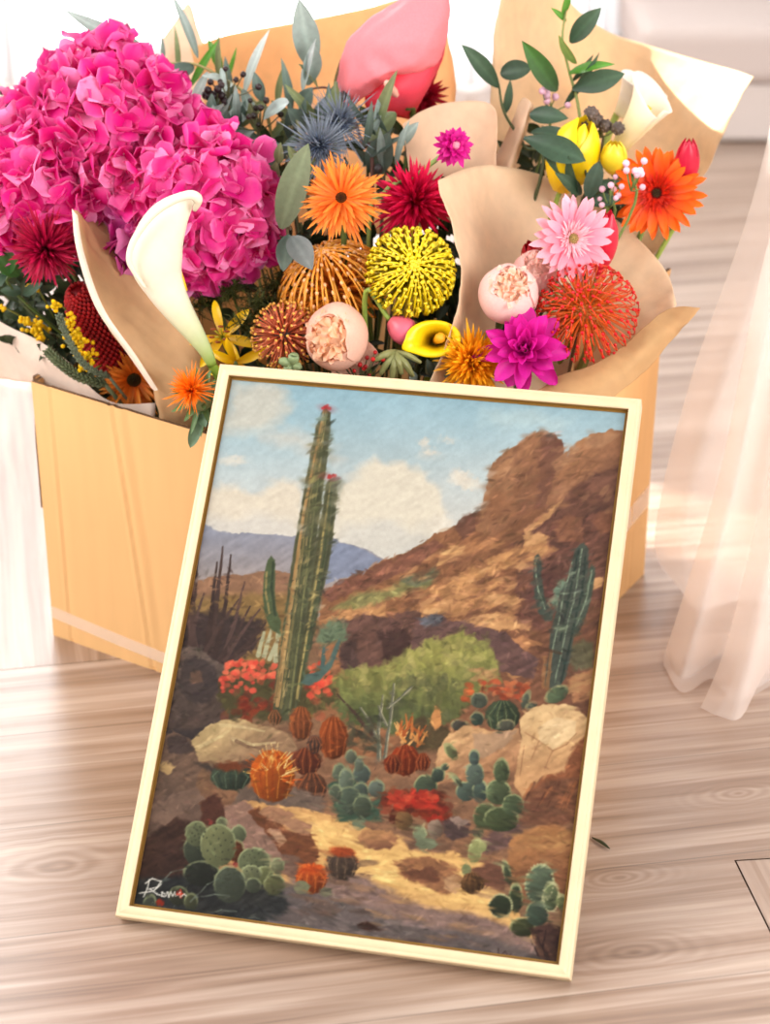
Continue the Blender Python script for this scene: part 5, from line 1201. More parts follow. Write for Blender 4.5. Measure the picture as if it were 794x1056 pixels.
# the two buttes
poly([(490, 548), (494, 528), (499, 512), (502, 492), (508, 477), (518, 470), (530, 459), (544, 450), (560, 444), (572, 445), (579, 453), (583, 464), (578, 484), (572, 505), (562, 522), (548, 528), (530, 540), (510, 552)], (158, 118, 88), c2=(132, 94, 74), gdir=((520, 470), (580, 500)))
poly([(556, 450), (570, 446), (580, 456), (583, 465), (577, 490), (571, 512), (560, 524), (551, 526), (556, 500), (558, 475)], (120, 86, 72), w=3, alpha=.8)
poly([(568, 505), (569, 492), (576, 478), (584, 466), (596, 455), (612, 448), (630, 444), (646, 444), (645, 560), (560, 570), (560, 530)], (160, 118, 88), c2=(122, 88, 74), gdir=((590, 470), (640, 540)))
poly([(540, 548), (560, 530), (585, 508), (610, 490), (645, 478), (640, 620), (530, 620)], (114, 82, 70), w=4, var=.14)
for pl, c_ in (([(570, 478), (590, 462), (600, 458), (592, 474), (574, 488)], (176, 136, 104)), ([(602, 452), (625, 446), (640, 448), (622, 462), (604, 462)], (172, 132, 102)), ([(510, 482), (530, 463), (548, 455), (530, 480), (512, 500)], (172, 130, 98)), ([(502, 515), (520, 502), (540, 498), (530, 520), (506, 540)], (150, 108, 80)),
               ([(570, 505), (580, 498), (594, 496), (584, 508), (572, 512)], (168, 126, 98)), ([(604, 500), (630, 486), (642, 484), (640, 505), (612, 512)], (132, 96, 80)), ([(570, 540), (586, 530), (600, 536), (600, 556), (576, 560)], (146, 104, 80)), ([(612, 530), (632, 524), (632, 548), (616, 550)], (140, 98, 76))): poly(pl, c_, w=3, alpha=.8)
# sunlit ledges of the slope
LED = [(196, 150, 108), (208, 160, 114), (182, 136, 96), (176, 128, 92)]
for pl in ([(540, 545), (560, 532), (582, 512), (566, 534), (548, 548), (542, 556)], [(538, 552), (556, 548), (572, 556), (560, 566), (540, 564)], [(478, 562), (500, 556), (520, 560), (500, 568), (470, 572)], [(455, 566), (480, 562), (470, 578), (450, 584)], [(472, 590), (500, 578), (530, 566), (560, 560), (576, 566), (566, 574), (530, 584), (500, 594), (476, 600)], [(440, 608), (470, 598), (500, 596), (520, 600), (500, 612), (462, 620)],
           [(420, 628), (460, 618), (500, 614), (522, 620), (500, 632), (440, 640)], [(500, 612), (530, 614), (546, 618), (530, 624), (506, 622)], [(400, 640), (430, 634), (445, 640), (430, 652), (402, 652)], [(470, 640), (510, 632), (550, 640), (545, 650), (500, 650)], [(410, 660), (440, 652), (436, 664), (412, 672)], [(510, 660), (540, 656), (560, 664), (540, 672)], [(516, 690), (546, 682), (556, 690), (530, 700)], [(610, 596), (622, 594), (620, 606), (608, 610)],
           [(330, 640), (362, 628), (400, 622), (398, 634), (350, 648)], [(382, 614), (420, 602), (450, 598), (430, 610), (392, 622)]):
    poly(pl, LED[rp.integers(4)], w=2, var=.14)
poly([(340, 628), (368, 612), (404, 606), (424, 594), (446, 584), (452, 590), (446, 602), (410, 616), (370, 628)], (138, 130, 88), w=4, var=.12)
poly([(412, 600), (432, 590), (450, 584), (452, 596), (430, 606)], (112, 116, 92), w=4)
dabs(400, 560, 560, 660, 130, 9, 2.2, [(128, 90, 70), (190, 144, 104), (108, 76, 62), (166, 120, 88), (214, 166, 120)], -18, .6, 12, [(400, 600), (470, 552), (560, 545), (575, 640), (420, 660)])
dabs(540, 540, 640, 660, 60, 9, 3, [(100, 70, 62), (134, 94, 78), (118, 84, 70)], -25, .5, 20)
dabs(500, 450, 640, 540, 50, 8, 3, [(140, 100, 78), (172, 132, 100), (126, 90, 74)], -40, .4, 20, [(500, 520), (508, 478), (560, 446), (583, 465), (600, 455), (640, 446), (640, 540)])
poly([(550, 598), (566, 590), (600, 600), (600, 640), (560, 650), (530, 640)], (104, 72, 66), w=5, alpha=.6)
# dark rocks under the ledges
poly([(352, 640), (372, 634), (400, 636), (432, 626), (436, 646), (420, 668), (420, 690), (370, 700), (350, 690)], (112, 84, 74), var=.14)
poly([(390, 652), (420, 648), (424, 668), (416, 684), (398, 684)], (84, 62, 56), w=3)
poly([(350, 668), (366, 656), (372, 690), (356, 694)], (90, 70, 64), w=3)
poly([(430, 640), (440, 634), (456, 634), (464, 640), (480, 642), (500, 648), (520, 652), (540, 670), (556, 680), (550, 700), (500, 690), (440, 680), (420, 676)], (112, 86, 80), var=.14)
poly([(432, 640), (446, 632), (458, 636), (454, 642), (436, 646)], (106, 104, 108), w=2)
poly([(330, 648), (340, 640), (358, 642), (358, 660), (340, 664), (328, 662)], (110, 122, 98), w=4)
# olive bushes
BU = [(168, 160, 100), (150, 148, 88), (184, 172, 112), (132, 132, 78)]
poly([(345, 700), (372, 688), (398, 680), (430, 668), (446, 654), (470, 652), (500, 658), (512, 676), (516, 700), (500, 712), (470, 740), (440, 752), (372, 752), (345, 730)], (148, 144, 86), w=6, warp=6, var=.14, strk='v', c2=(92, 98, 64), gdir=((430, 680), (430, 745)))
dabs(352, 660, 510, 712, 170, 5, 3, BU, 0, .6, 60, [(350, 712), (372, 690), (400, 682), (448, 654), (504, 656), (514, 690), (470, 712)])
dabs(400, 700, 480, 748, 50, 4, 7, [(96, 104, 66), (110, 116, 70), (84, 92, 66)], 0, .6, 25)
dabs(488, 690, 512, 700, 20, 5, 2, [(168, 128, 92), (186, 146, 104)], -15, .7, 10)
poly([(586, 668), (600, 660), (612, 664), (612, 690), (590, 690)], (104, 104, 80), w=4, alpha=.8)
# purple shrub at the left
poly([(182, 680), (190, 640), (204, 632), (232, 630), (262, 640), (272, 640), (262, 670), (236, 684), (196, 684)], (74, 60, 56), w=5, warp=4)
for (bx, by, tx, ty, w_) in ((196, 672, 205, 565, 6), (204, 676, 188, 600, 7), (216, 676, 230, 564, 8), (222, 676, 238, 572, 6), (214, 672, 224, 580, 8), (230, 678, 252, 600, 6), (232, 680, 268, 628, 5), (236, 682, 274, 642, 5), (226, 680, 258, 625, 5), (200, 676, 195, 590, 7), (240, 684, 270, 656, 4), (210, 676, 246, 618, 5), (194, 670, 210, 612, 6)):
    line([(bx, by), ((bx + tx) / 2 + rp.uniform(-3, 3), (by + ty) / 2), (tx, ty)], np.array([84, 66, 60]) * rp.uniform(.85, 1.25), w_, 1.6)
# left rocks in shade
poly([(165, 678), (184, 666), (206, 668), (220, 680), (240, 688), (262, 720), (240, 748), (205, 764), (150, 770)], (112, 96, 86), var=.12, c2=(96, 80, 72), gdir=((190, 680), (200, 740)))
poly([(184, 684), (200, 676), (220, 686), (228, 706), (214, 726), (196, 724), (182, 706)], (82, 70, 66), w=3)
poly([(196, 694), (206, 692), (210, 704), (198, 706)], (114, 90, 76), w=2)
poly([(165, 752), (200, 752), (232, 742), (240, 752), (216, 766), (168, 768)], (76, 66, 64), w=4)
poly([(150, 790), (160, 756), (184, 756), (204, 766), (208, 790), (200, 820), (180, 826), (140, 830)], (124, 100, 84), var=.12)
poly([(172, 760), (190, 758), (200, 772), (186, 780), (174, 776)], (92, 76, 70), w=2)
# coral flowering bush behind the great cactus
poly([(226, 700), (240, 684), (270, 686), (296, 690), (340, 692), (346, 720), (320, 742), (270, 742), (238, 740), (224, 724)], (92, 84, 56), w=4, warp=4)
dabs(228, 700, 345, 740, 60, 5, 4, [(112, 104, 66), (84, 76, 52), (150, 78, 56), (128, 62, 48)], 0, .7, 50)
dabs(232, 682, 290, 700, 60, 3.4, 2.6, [(232, 96, 76), (222, 84, 66), (240, 118, 90)], 0, .95, 40)
dabs(224, 696, 262, 714, 22, 3, 2.4, [(214, 80, 66), (230, 100, 80)], 0, .9, 40)
dabs(318, 684, 340, 718, 40, 3.4, 2.6, [(230, 110, 80), (222, 92, 70), (214, 80, 62)], 0, .9, 40)
dabs(236, 720, 290, 742, 30, 5, 3, [(150, 62, 40), (122, 50, 36)], 0, .7, 40)
for (a, b_) in (((266, 676), (272, 652)), ((272, 678), (280, 648)), ((278, 680), (288, 654)), ((284, 682), (286, 650))): line([a, b_], (176, 172, 140), 5, 3)
VEG = .86
# great saguaro with its two columns
poly([(295, 622), (304, 559), (313, 508), (321, 464), (326, 440), (331, 426), (336, 420), (341, 426), (341, 440), (338, 470), (331, 520), (322, 590), (318, 640), (310, 700), (304, 738), (294, 744), (281, 734), (284, 700), (290, 660)], (118, 114, 82), warp=.6, c2=(92, 92, 68), gdir=((0, 0), (0, 1)), var=.06)
poly([(318, 600), (331, 534), (336, 500), (340, 494), (345, 493), (348, 500), (347, 520), (343, 555), (338, 590), (332, 612), (322, 664), (308, 724), (300, 735), (304, 690)], (96, 96, 72), warp=.6, var=.06)
def rib(p, q, m, c, w0, w1, al=.75): line([p, m, q], c, w0, w1, al, .3)
for p, m, q, c, w0 in (((334, 424), (313, 530), (286, 728), (196, 156, 106), 3.2), ((335, 424), (317, 530), (290, 730), (136, 124, 84), 2.2), ((337, 424), (322, 520), (294, 736), (100, 100, 70), 2.2), ((337, 424), (325, 520), (298, 736), (136, 134, 92), 1.6), ((339, 426), (330, 500), (301, 736), (80, 82, 60), 2.4), ((331, 436), (306, 575), (283, 724), (164, 130, 88), 2.2),
                       ((341, 497), (330, 575), (306, 720), (178, 158, 104), 2.4), ((343, 497), (334, 575), (310, 706), (74, 84, 60), 2.2), ((346, 500), (340, 560), (320, 668), (74, 78, 60), 2.2), ((339, 500), (326, 580), (302, 730), (84, 80, 54), 2.0)): rib(p, q, m, c, w0 * .6, w0 * 1.2)
for i in range(60):
    t = rp.uniform(0, 1); x, y = 336 - 46 * t + rp.uniform(-4, 4) * (.5 + t), 424 + 300 * t; line([(x, y), (x + 1, y - 8)], (206, 176, 126) if rp.uniform() < .5 else (66, 72, 52), 1.1, .7, .6)
dabs(333, 418, 340, 422, 6, 1.8, 1.4, [(206, 70, 72)], 0, 1); dabs(337, 490, 347, 493, 8, 1.8, 1.3, [(214, 76, 76)], 0, 1)
poly([(272, 600), (273, 588), (276, 578), (280, 573), (284, 578), (284, 592), (283, 610), (285, 628), (290, 642), (288, 654), (279, 649), (273, 634), (271, 615)], (88, 98, 70), warp=.5)
line([(275, 590), (274, 612), (278, 632)], (160, 142, 96), 2, 2, .8); line([(282, 580), (280, 606), (284, 634)], (60, 70, 54), 2.4, 3, .7)
poly([(310, 704), (314, 696), (330, 692), (340, 680), (346, 664), (350, 658), (350, 668), (342, 688), (330, 702), (318, 707)], (92, 110, 102), warp=.5); line([(332, 688), (334, 668)], (88, 106, 98), 5, 3)
# right saguaro
poly([(592, 569), (597, 562), (602, 559), (607, 566), (607, 585), (604, 610), (598, 632), (592, 654), (588, 680), (583, 700), (575, 710), (564, 710), (560, 706), (566, 674), (568, 650), (573, 632), (580, 605), (586, 594)], (84, 88, 78), warp=.5, var=.08)
poly([(550, 582), (551, 574), (555, 571), (558, 576), (559, 596), (561, 616), (570, 630), (570, 640), (564, 642), (555, 632), (551, 612)], (80, 86, 76), warp=.5)
poly([(607, 590), (610, 581), (614, 586), (611, 610), (606, 630), (600, 648), (592, 658), (589, 651), (597, 636), (602, 614)], (84, 90, 78), warp=.5)
poly([(568, 622), (572, 606), (578, 598), (584, 600), (578, 610), (574, 630)], (120, 136, 116), warp=.5)
for l in ([(590, 580), (583, 606), (576, 640), (566, 690)], [(600, 566), (594, 610), (584, 650), (572, 704)], [(552, 580), (555, 610), (562, 628)], [(610, 588), (604, 620), (594, 646)]): line(l, (150, 162, 138), 1.5, 1.2, .8)
for l in ([(604, 570), (600, 610), (590, 654), (578, 706)], [(597, 566), (588, 610), (578, 660)]): line(l, (48, 60, 54), 2, 2, .7)
for l in ([(562, 678), (560, 708)], [(568, 672), (564, 710)]): line(l, (152, 112, 78), 3, 4, .8)
line([(556, 668), (578, 674)], (88, 62, 48), 4, 3, .6)
# coral strip and cacti in the middle distance
dabs(496, 702, 546, 720, 50, 4, 2.2, [(214, 112, 74), (200, 96, 66), (224, 136, 92), (170, 84, 56)], 0, .9, 25)
dabs(476, 706, 490, 722, 10, 3.5, 3, [(220, 116, 70), (206, 100, 60)], 0, .9, 25)
poly([(586, 700), (612, 690), (620, 690), (612, 720), (590, 726)], (166, 122, 90), w=3); dabs(585, 690, 618, 725, 12, 9, 2.5, [(206, 160, 116), (150, 106, 80)], -12, .8, 8)
ell(518, 738, 18, 16, (72, 92, 70), shade=.3)
for i in range(-3, 4): line([(518 + i * 1.2, 724), (518 + i * 4.6, 738), (518 + i * 3.6, 752)], (118, 128, 92) if i % 2 else (46, 62, 52), 1.2, 1.2, .7)
for e_ in ((494, 722, 9, 8, (96, 112, 102)), (492, 741, 7, 7, (66, 92, 86)), (522, 748, 9, 6, (96, 100, 92)), (574, 716, 13, 8, (96, 124, 96), -30), (542, 722, 4, 10, (96, 110, 100), 20), (548, 728, 6, 4, (80, 96, 96), -30), (474, 748, 9, 6, (84, 84, 80))): ell(*e_[:5], e_[5] if len(e_) > 5 else 0, edge=(170, 160, 120), shade=.2)
poly([(410, 770), (424, 746), (440, 738), (464, 748), (470, 770), (440, 800), (408, 800)], (92, 78, 56), w=5, warp=4)
for t_ in range(26):
    a = rp.uniform(-1.1, 1.1); x, y = rp.uniform(408, 436), rp.uniform(744, 766); line([(x, y + 4), (x + 10 * math.sin(a), y - 11 * math.cos(a))], [(206, 142, 84), (180, 112, 64), (224, 166, 108), (160, 92, 52)][rp.integers(4)], 3, 1)
poly([(444, 744), (448, 728), (454, 732), (456, 748), (450, 754)], (196, 140, 92), warp=1)
# dead branches
for l, w_ in (([(391, 784), (390, 752), (395, 717)], 5), ([(396, 782), (402, 745), (406, 705)], 4), ([(400, 730), (412, 720), (425, 708)], 3.4), ([(398, 748), (390, 728)], 3), ([(386, 760), (366, 736), (348, 716)], 5), ([(384, 764), (360, 748)], 3), ([(392, 770), (380, 742), (372, 730)], 3)):
    line(l, (110, 108, 94) if l[0][0] > 388 else (86, 66, 56), w_, 1.5); 
    if l[0][0] > 388: line([(x + 1.2, y) for x, y in l], (184, 176, 148), 1.3, .8, .8)
dabs(358, 740, 392, 775, 24, 6, 3, [(76, 78, 66), (96, 92, 72), (108, 120, 104)], 0, .7, 50)
# ground between, then the big pale boulders
poly([(240, 760), (340, 745), (360, 790), (470, 770), (540, 760), (610, 760), (605, 860), (560, 900), (300, 900), (200, 830)], (140, 106, 82), w=8, var=.14, strk='0')
poly([(205, 785), (198, 764), (212, 750), (230, 742), (248, 741), (266, 747), (286, 752), (298, 757), (306, 772), (292, 784), (262, 782), (233, 788), (215, 784)], (206, 178, 132), warp=1, c2=(158, 128, 100), gdir=((225, 752), (245, 785)), var=.1)
for l in ([(206, 770), (222, 762), (236, 754)], [(228, 748), (252, 750), (272, 754)], [(240, 762), (262, 768), (284, 766)]): line(l, (224, 200, 152), 4, 2, .6)
line([(244, 764), (256, 770), (270, 772)], (132, 104, 82), 4, 2, .7)
poly([(200, 786), (235, 790), (262, 784), (280, 790), (270, 804), (220, 800)], (84, 72, 64), w=4)
poly([(452, 772), (463, 757), (478, 748), (492, 749), (515, 756), (536, 752), (540, 790), (500, 812), (470, 806), (448, 810)], (206, 164, 122), var=.12, c2=(166, 124, 94), gdir=((480, 752), (500, 800)))
poly([(488, 756), (510, 756), (534, 754), (520, 772), (498, 782), (488, 776)], (176, 144, 116), w=2)
poly([(536, 742), (546, 732), (560, 727), (580, 726), (594, 730), (607, 740), (606, 760), (596, 785), (580, 798), (558, 800), (540, 826), (530, 808), (534, 780), (538, 760)], (222, 184, 138), warp=1, c2=(196, 152, 112), gdir=((560, 735), (575, 790)))
poly([(592, 772), (606, 756), (600, 800), (580, 822), (546, 830), (542, 820), (560, 800), (580, 796)], (142, 94, 66), w=3)
poly([(556, 748), (572, 740), (596, 744), (590, 762), (570, 772), (556, 764)], (230, 196, 152), w=2, alpha=.8)
for l in ([(542, 756), (556, 764), (570, 774), (584, 768), (594, 756)], [(556, 764), (548, 784)], [(570, 774), (562, 792)], [(540, 770), (536, 800)]): line(l, (160, 120, 90), 1.4, 1, .8)
poly([(538, 824), (560, 806), (600, 800), (596, 850), (560, 852), (530, 850)], (120, 84, 64), w=4, var=.14)
for i in range(10): x = rp.uniform(545, 595); line([(x, rp.uniform(806, 815)), (x - 12, rp.uniform(824, 836))], (166, 110, 74) if i % 2 else (96, 62, 48), 3, 1.5, .6)
# barrel cacti
def barrel(x, y, rx, ry, c, top=None, lit=(210, 130, 70), dark=None, sp=10):
    ell(x, y, rx, ry, c, shade=.35, warp=.8, w=1.5)
    for i in range(-3, 4): line([(x + i * rx * .10, y - ry * .92), (x + i * rx * .29, y), (x + i * rx * .2, y + ry * .85)], lit if i % 2 else (dark or tuple(np.array(c) * .6)), 1.3, 1.3, .5)
    if top is not None: ell(x, y - ry * .75, rx * .75, ry * .35, top, warp=1.5, w=3, alpha=.9)
for bx in ((310, 746, 12, 17, (150, 88, 52)), (344, 761, 15, 22, (150, 78, 40)), (283, 740, 7, 8, (120, 90, 62)), (316, 785, 15, 14, (118, 62, 42)), (321, 812, 16, 15, (112, 72, 52)), (324, 768, 8, 9, (104, 78, 68)), (418, 784, 15, 16, (146, 62, 32)), (405, 788, 9, 10, (124, 54, 32)), (436, 786, 8, 9, (128, 60, 36))): barrel(*bx, lit=(186, 112, 66))
poly([(246, 812), (290, 808), (340, 824), (330, 840), (280, 838), (240, 830)], (118, 100, 88), w=4)
barrel(238, 801, 21, 14, (72, 92, 76), top=(150, 78, 46), lit=(120, 138, 112), dark=(44, 60, 54))
barrel(281, 800, 23, 27, (190, 98, 36), lit=(232, 160, 70), dark=(140, 60, 24))
for i in range(70):
    a = rp.uniform(-math.pi, .4); q = rp.uniform(.3, 1.0); x, y = 281 + 23 * q * math.cos(a), 800 + 27 * q * math.sin(a); d_ = np.array([math.cos(a) + rp.normal(0, .3), math.sin(a) - .2]); line([(x, y), (x + 7 * d_[0], y + 7 * d_[1])], [(244, 190, 110), (226, 110, 40), (250, 214, 150)][rp.integers(3)], 1.0, .6, .9)
# sandy path, shadows across it
poly([(252, 826), (300, 832), (330, 838), (372, 852), (420, 866), (470, 880), (505, 894), (524, 925), (545, 960), (580, 990), (560, 1000), (380, 985), (150, 942), (200, 880)], (196, 150, 104), var=.1, strk='0', c2=(214, 168, 112), gdir=((260, 840), (380, 880)))
poly([(256, 828), (320, 840), (380, 862), (420, 872), (380, 880), (332, 872), (280, 850)], (214, 166, 112), w=4)
poly([(318, 846), (352, 852), (376, 868), (430, 876), (470, 890), (500, 905), (520, 935), (470, 930), (420, 915), (376, 905), (340, 884), (316, 862)], (236, 188, 124), w=6, var=.08, strk='0')
poly([(270, 950), (300, 905), (340, 898), (372, 902), (400, 918), (440, 935), (500, 945), (556, 972), (580, 990), (560, 1004), (380, 985)], (140, 116, 106), w=7, var=.1, strk='0')
poly([(150, 940), (230, 915), (300, 912), (360, 930), (420, 950), (500, 965), (560, 985), (560, 1003), (380, 986)], (112, 100, 96), w=8, var=.1, strk='0')
dabs(300, 890, 380, 945, 20, 12, 3, [(96, 78, 70), (150, 118, 96), (124, 98, 84)], 10, .7, 12)
dabs(380, 905, 540, 975, 26, 14, 2.4, [(196, 150, 106), (150, 122, 108), (222, 174, 120), (126, 104, 98)], 12, .5, 8)
ell(377, 955, 9, 4, (84, 56, 46)); ell(430, 972, 10, 3, (108, 92, 88))
# rocks at the left of the path
poly([(150, 826), (180, 816), (200, 822), (214, 838), (210, 870), (190, 890), (138, 895)], (122, 98, 84), var=.12)
poly([(140, 900), (150, 866), (178, 842), (206, 850), (230, 880), (220, 915), (136, 930)], (82, 58, 48), w=4, var=.18)
poly([(152, 832), (176, 820), (204, 812), (212, 824), (190, 836), (170, 850), (156, 846)], (140, 114, 98), w=2)
poly([(160, 790), (172, 786), (182, 792), (174, 800)], (204, 170, 122), w=2)
poly([(206, 828), (222, 818), (236, 836), (240, 862), (222, 880), (210, 862)], (96, 62, 50), w=3)
poly([(232, 832), (254, 826), (282, 856), (300, 880), (284, 890), (250, 880), (236, 860)], (156, 124, 108), w=2, var=.08)
poly([(254, 836), (266, 832), (280, 842), (296, 856), (318, 858), (330, 878), (326, 892), (306, 892), (290, 880), (272, 858)], (120, 78, 54), w=2)
poly([(266, 836), (278, 830), (300, 838), (322, 852), (318, 862), (298, 854), (280, 846)], (168, 128, 100), w=1.5)
poly([(276, 856), (288, 856), (296, 868), (288, 872)], (190, 150, 120), w=1.5)
poly([(290, 880), (310, 884), (306, 905), (292, 902)], (122, 96, 82), w=3)
# teal prickly pears in the middle
GRN = (150, 156, 120)
poly([(338, 810), (346, 800), (366, 804), (380, 830), (396, 820), (392, 846), (350, 848)], (70, 88, 72), w=3)
for e_ in ((350, 798, 7, 11, (98, 118, 104)), (357, 806, 8, 14, (104, 128, 120)), (373, 798, 9, 10, (84, 108, 110)), (372, 816, 8, 9, (76, 100, 98)), (388, 813, 8, 9, (98, 120, 120), 25), (360, 826, 13, 15, (84, 108, 98)), (374, 832, 10, 12, (78, 98, 84)), (346, 818, 7, 9, (92, 112, 98)), (370, 788, 5, 8, (104, 124, 116)), (362, 780, 6, 7, (106, 120, 108))): ell(*e_[:5], e_[5] if len(e_) > 5 else 0, edge=GRN, shade=.25)
for e_ in ((439, 811, 12, 12, (80, 102, 84)), (452, 799, 7, 8, (70, 94, 86), 20), (459, 791, 4, 4, (76, 98, 90)), (465, 775, 5, 10, (110, 124, 84), -35), (470, 803, 3, 8, (90, 106, 82), -50)): ell(*e_[:5], e_[5] if len(e_) > 5 else 0, edge=(180, 178, 130), shade=.25)
# red blossoms and stones beside the path
dabs(396, 818, 462, 846, 40, 6, 5, [(140, 58, 36), (110, 52, 36), (168, 66, 40)], 0, .85, 40)
dabs(400, 816, 452, 832, 60, 3.4, 3, [(214, 74, 52), (224, 92, 64), (196, 58, 44)], 0, .95, 40); dabs(440, 826, 462, 846, 14, 3, 2.4, [(196, 66, 48), (176, 56, 42)], 0, .9, 40)
poly([(366, 862), (378, 854), (402, 858), (410, 866), (402, 876), (376, 876)], (186, 140, 98), w=2, c2=(130, 92, 72), gdir=((385, 856), (388, 876)))
poly([(414, 858), (430, 850), (450, 862), (470, 872), (460, 880), (420, 876)], (120, 92, 74), w=4)
ell(416, 846, 9, 10, (140, 106, 70), shade=.3); ell(433, 860, 7, 8, (136, 160, 130), edge=(190, 200, 150)); ell(440, 870, 11, 6, (124, 142, 118)); ell(370, 850, 7, 6, (126, 148, 124))
ell(449, 855, 8, 10, (150, 128, 112), shade=.3); poly([(456, 846), (470, 842), (486, 850), (484, 862), (466, 866), (456, 858)], (92, 74, 70), w=2); poly([(462, 844), (474, 842), (486, 848), (474, 852)], (146, 124, 112), w=1.5); ell(493, 858, 6, 6, (104, 108, 84)); poly([(495, 866), (520, 850), (545, 850), (530, 874), (500, 880)], (110, 86, 80), w=4)
poly([(406, 888), (440, 882), (470, 892), (478, 910), (462, 924), (420, 908)], (150, 108, 78), w=3, var=.14); poly([(416, 898), (446, 894), (454, 908), (430, 910)], (112, 76, 58), w=3); poly([(460, 906), (470, 900), (476, 912), (468, 922), (458, 916)], (190, 150, 114), w=2)
VEG = .86
# right hand prickly pears
for e_ in ((501, 842, 13, 14, (84, 104, 70)), (517, 845, 18, 13, (80, 100, 66)), (481, 816, 11, 10, (84, 112, 110)), (495, 816, 8, 12, (76, 104, 104)), (514, 817, 13, 13, (92, 116, 84)), (489.5, 798, 9.5, 12, (98, 126, 124)), (489, 781, 5.5, 8, (84, 112, 116)), (517, 795, 8, 13, (88, 112, 80)), (529, 830, 11, 11, (90, 116, 84)), (472, 806, 2.5, 7, (78, 96, 80), -40)): ell(*e_[:5], e_[5] if len(e_) > 5 else 0, edge=(180, 182, 136), shade=.25)
poly([(526, 868), (540, 856), (570, 850), (594, 858), (590, 920), (540, 930), (520, 900)], (176, 128, 86), w=3, c2=(134, 94, 68), gdir=((550, 855), (570, 910))); dabs(528, 856, 590, 880, 24, 8, 2, [(212, 162, 110), (190, 142, 96)], -8, .7, 12)
poly([(486, 896), (510, 888), (528, 900), (520, 920), (490, 910)], (116, 82, 66), w=4)
ell(490, 878, 7, 14, (158, 172, 112), 10, edge=(214, 220, 160), shade=.2); ell(481, 897, 5, 7, (140, 158, 110)); ell(497, 874, 4, 6, (166, 180, 120), 30); barrel(487, 911, 12, 11, (104, 74, 48), lit=(150, 112, 72))
for e_ in ((539, 956, 13, 10, (72, 82, 52)), (554, 942, 12, 13, (70, 96, 84)), (556, 911, 14.5, 20, (92, 118, 100), 15), (568, 925, 8.5, 15, (104, 128, 92), 10), (532, 926, 7, 15, (66, 84, 60)), (516, 934, 12, 12, (58, 74, 54), 30), (523, 900, 4, 13, (78, 98, 72), -15), (579, 930, 5, 8, (110, 132, 84))): ell(*e_[:5], e_[5] if len(e_) > 5 else 0, edge=(200, 200, 150), shade=.3)
for e_ in ((516, 934, 12, 12), (556, 911, 14.5, 20), (568, 925, 8.5, 15)):
    for i in range(26): a = i / 26 * 6.28; ell(e_[0] + e_[2] * math.cos(a), e_[1] + e_[3] * math.sin(a), .9, .9, (226, 220, 176), w=1, warp=0, alpha=.8)
poly([(548, 958), (566, 952), (584, 962), (580, 994), (560, 990)], (78, 56, 48), w=4, var=.2)
for i in range(9): x = rp.uniform(556, 578); line([(x, 992), (x + rp.uniform(-14, 6), rp.uniform(955, 970))], (110, 80, 66) if i % 2 else (52, 38, 36), 3, 1)
barrel(321, 907, 16, 15, (176, 84, 38), lit=(226, 140, 70), top=(206, 86, 36)); barrel(352, 891, 17, 17, (92, 74, 62), lit=(150, 124, 100), dark=(60, 50, 46), top=(196, 88, 44))
for i in range(26): a = rp.uniform(-3.0, -.1); line([(321 + 15 * math.cos(a), 907 + 14 * math.sin(a)), (321 + 18 * math.cos(a), 907 + 17 * math.sin(a))], (226, 110, 50), 1, .7, .8); line([(352 + 16 * math.cos(a), 891 + 16 * math.sin(a)), (352 + 18.5 * math.cos(a), 891 + 18.5 * math.sin(a))], (206, 110, 66), 1, .7, .7)
ell(311, 915, 8, 7, (146, 152, 122)); ell(336, 920, 6, 5, (130, 128, 112))
VEG = .8
# dark corner with prickly pears at the lower left
poly([(136, 945), (140, 905), (180, 905), (210, 895), (240, 905), (262, 905), (290, 915), (300, 935), (270, 958), (200, 958)], (58, 58, 56), w=6, var=.18)
for e_ in ((202, 877, 13, 15, (84, 100, 84)), (208, 901, 19, 13, (60, 68, 62)), (203, 860, 12, 13, (134, 152, 112)), (246, 860, 8, 9, (122, 140, 106)), (229, 848, 6, 5, (128, 146, 112)), (244, 878, 8, 12, (120, 70, 44)), (225, 872, 18.5, 22, (146, 160, 112)), (262, 889, 17, 15, (120, 138, 104)), (286, 893, 7, 9, (140, 150, 116)), (273, 903, 9, 10, (126, 140, 92)), (283, 912, 11, 10, (122, 130, 86)), (259, 900, 11, 8, (134, 150, 116)), (261, 913, 8, 8, (90, 106, 92)), (237, 912, 16.5, 19, (92, 110, 98)), (184, 924, 10, 10, (78, 84, 66)), (197, 930, 7, 9, (100, 110, 80)), (154, 932, 6, 10, (88, 100, 92), 20)): ell(*e_[:5], e_[5] if len(e_) > 5 else 0, edge=(176, 182, 140), shade=.22)
for (ex_, ey_, rx_, ry_) in ((225, 872, 18, 21), (262, 889, 16, 14), (237, 912, 16, 18), (203, 860, 11, 12)):
    for i in range(16): q = math.sqrt((i + .5) / 16) * .85; a = i * 2.4; ell(ex_ + rx_ * q * math.cos(a), ey_ + ry_ * q * math.sin(a), .9, 1.1, (92, 106, 84), w=.8, warp=0, alpha=.8)
for l in ([(196, 930), (214, 912), (226, 906)], [(200, 926), (222, 922), (236, 924)], [(206, 946), (228, 938), (244, 940)], [(246, 950), (262, 946), (276, 952)], [(160, 918), (176, 900), (190, 896)], [(150, 946), (158, 930)], [(172, 948), (180, 934)]): line(l, (134, 142, 128), 1.6, 1, .7)
ell(165, 931, 4.5, 4, (206, 70, 46)); ell(185, 921, 3.5, 3, (176, 66, 50)); ell(242, 891, 3, 2, (190, 90, 80)); ell(243, 893, 2, 2, (196, 110, 90)); ell(217, 849, 2, 2, (190, 90, 80))
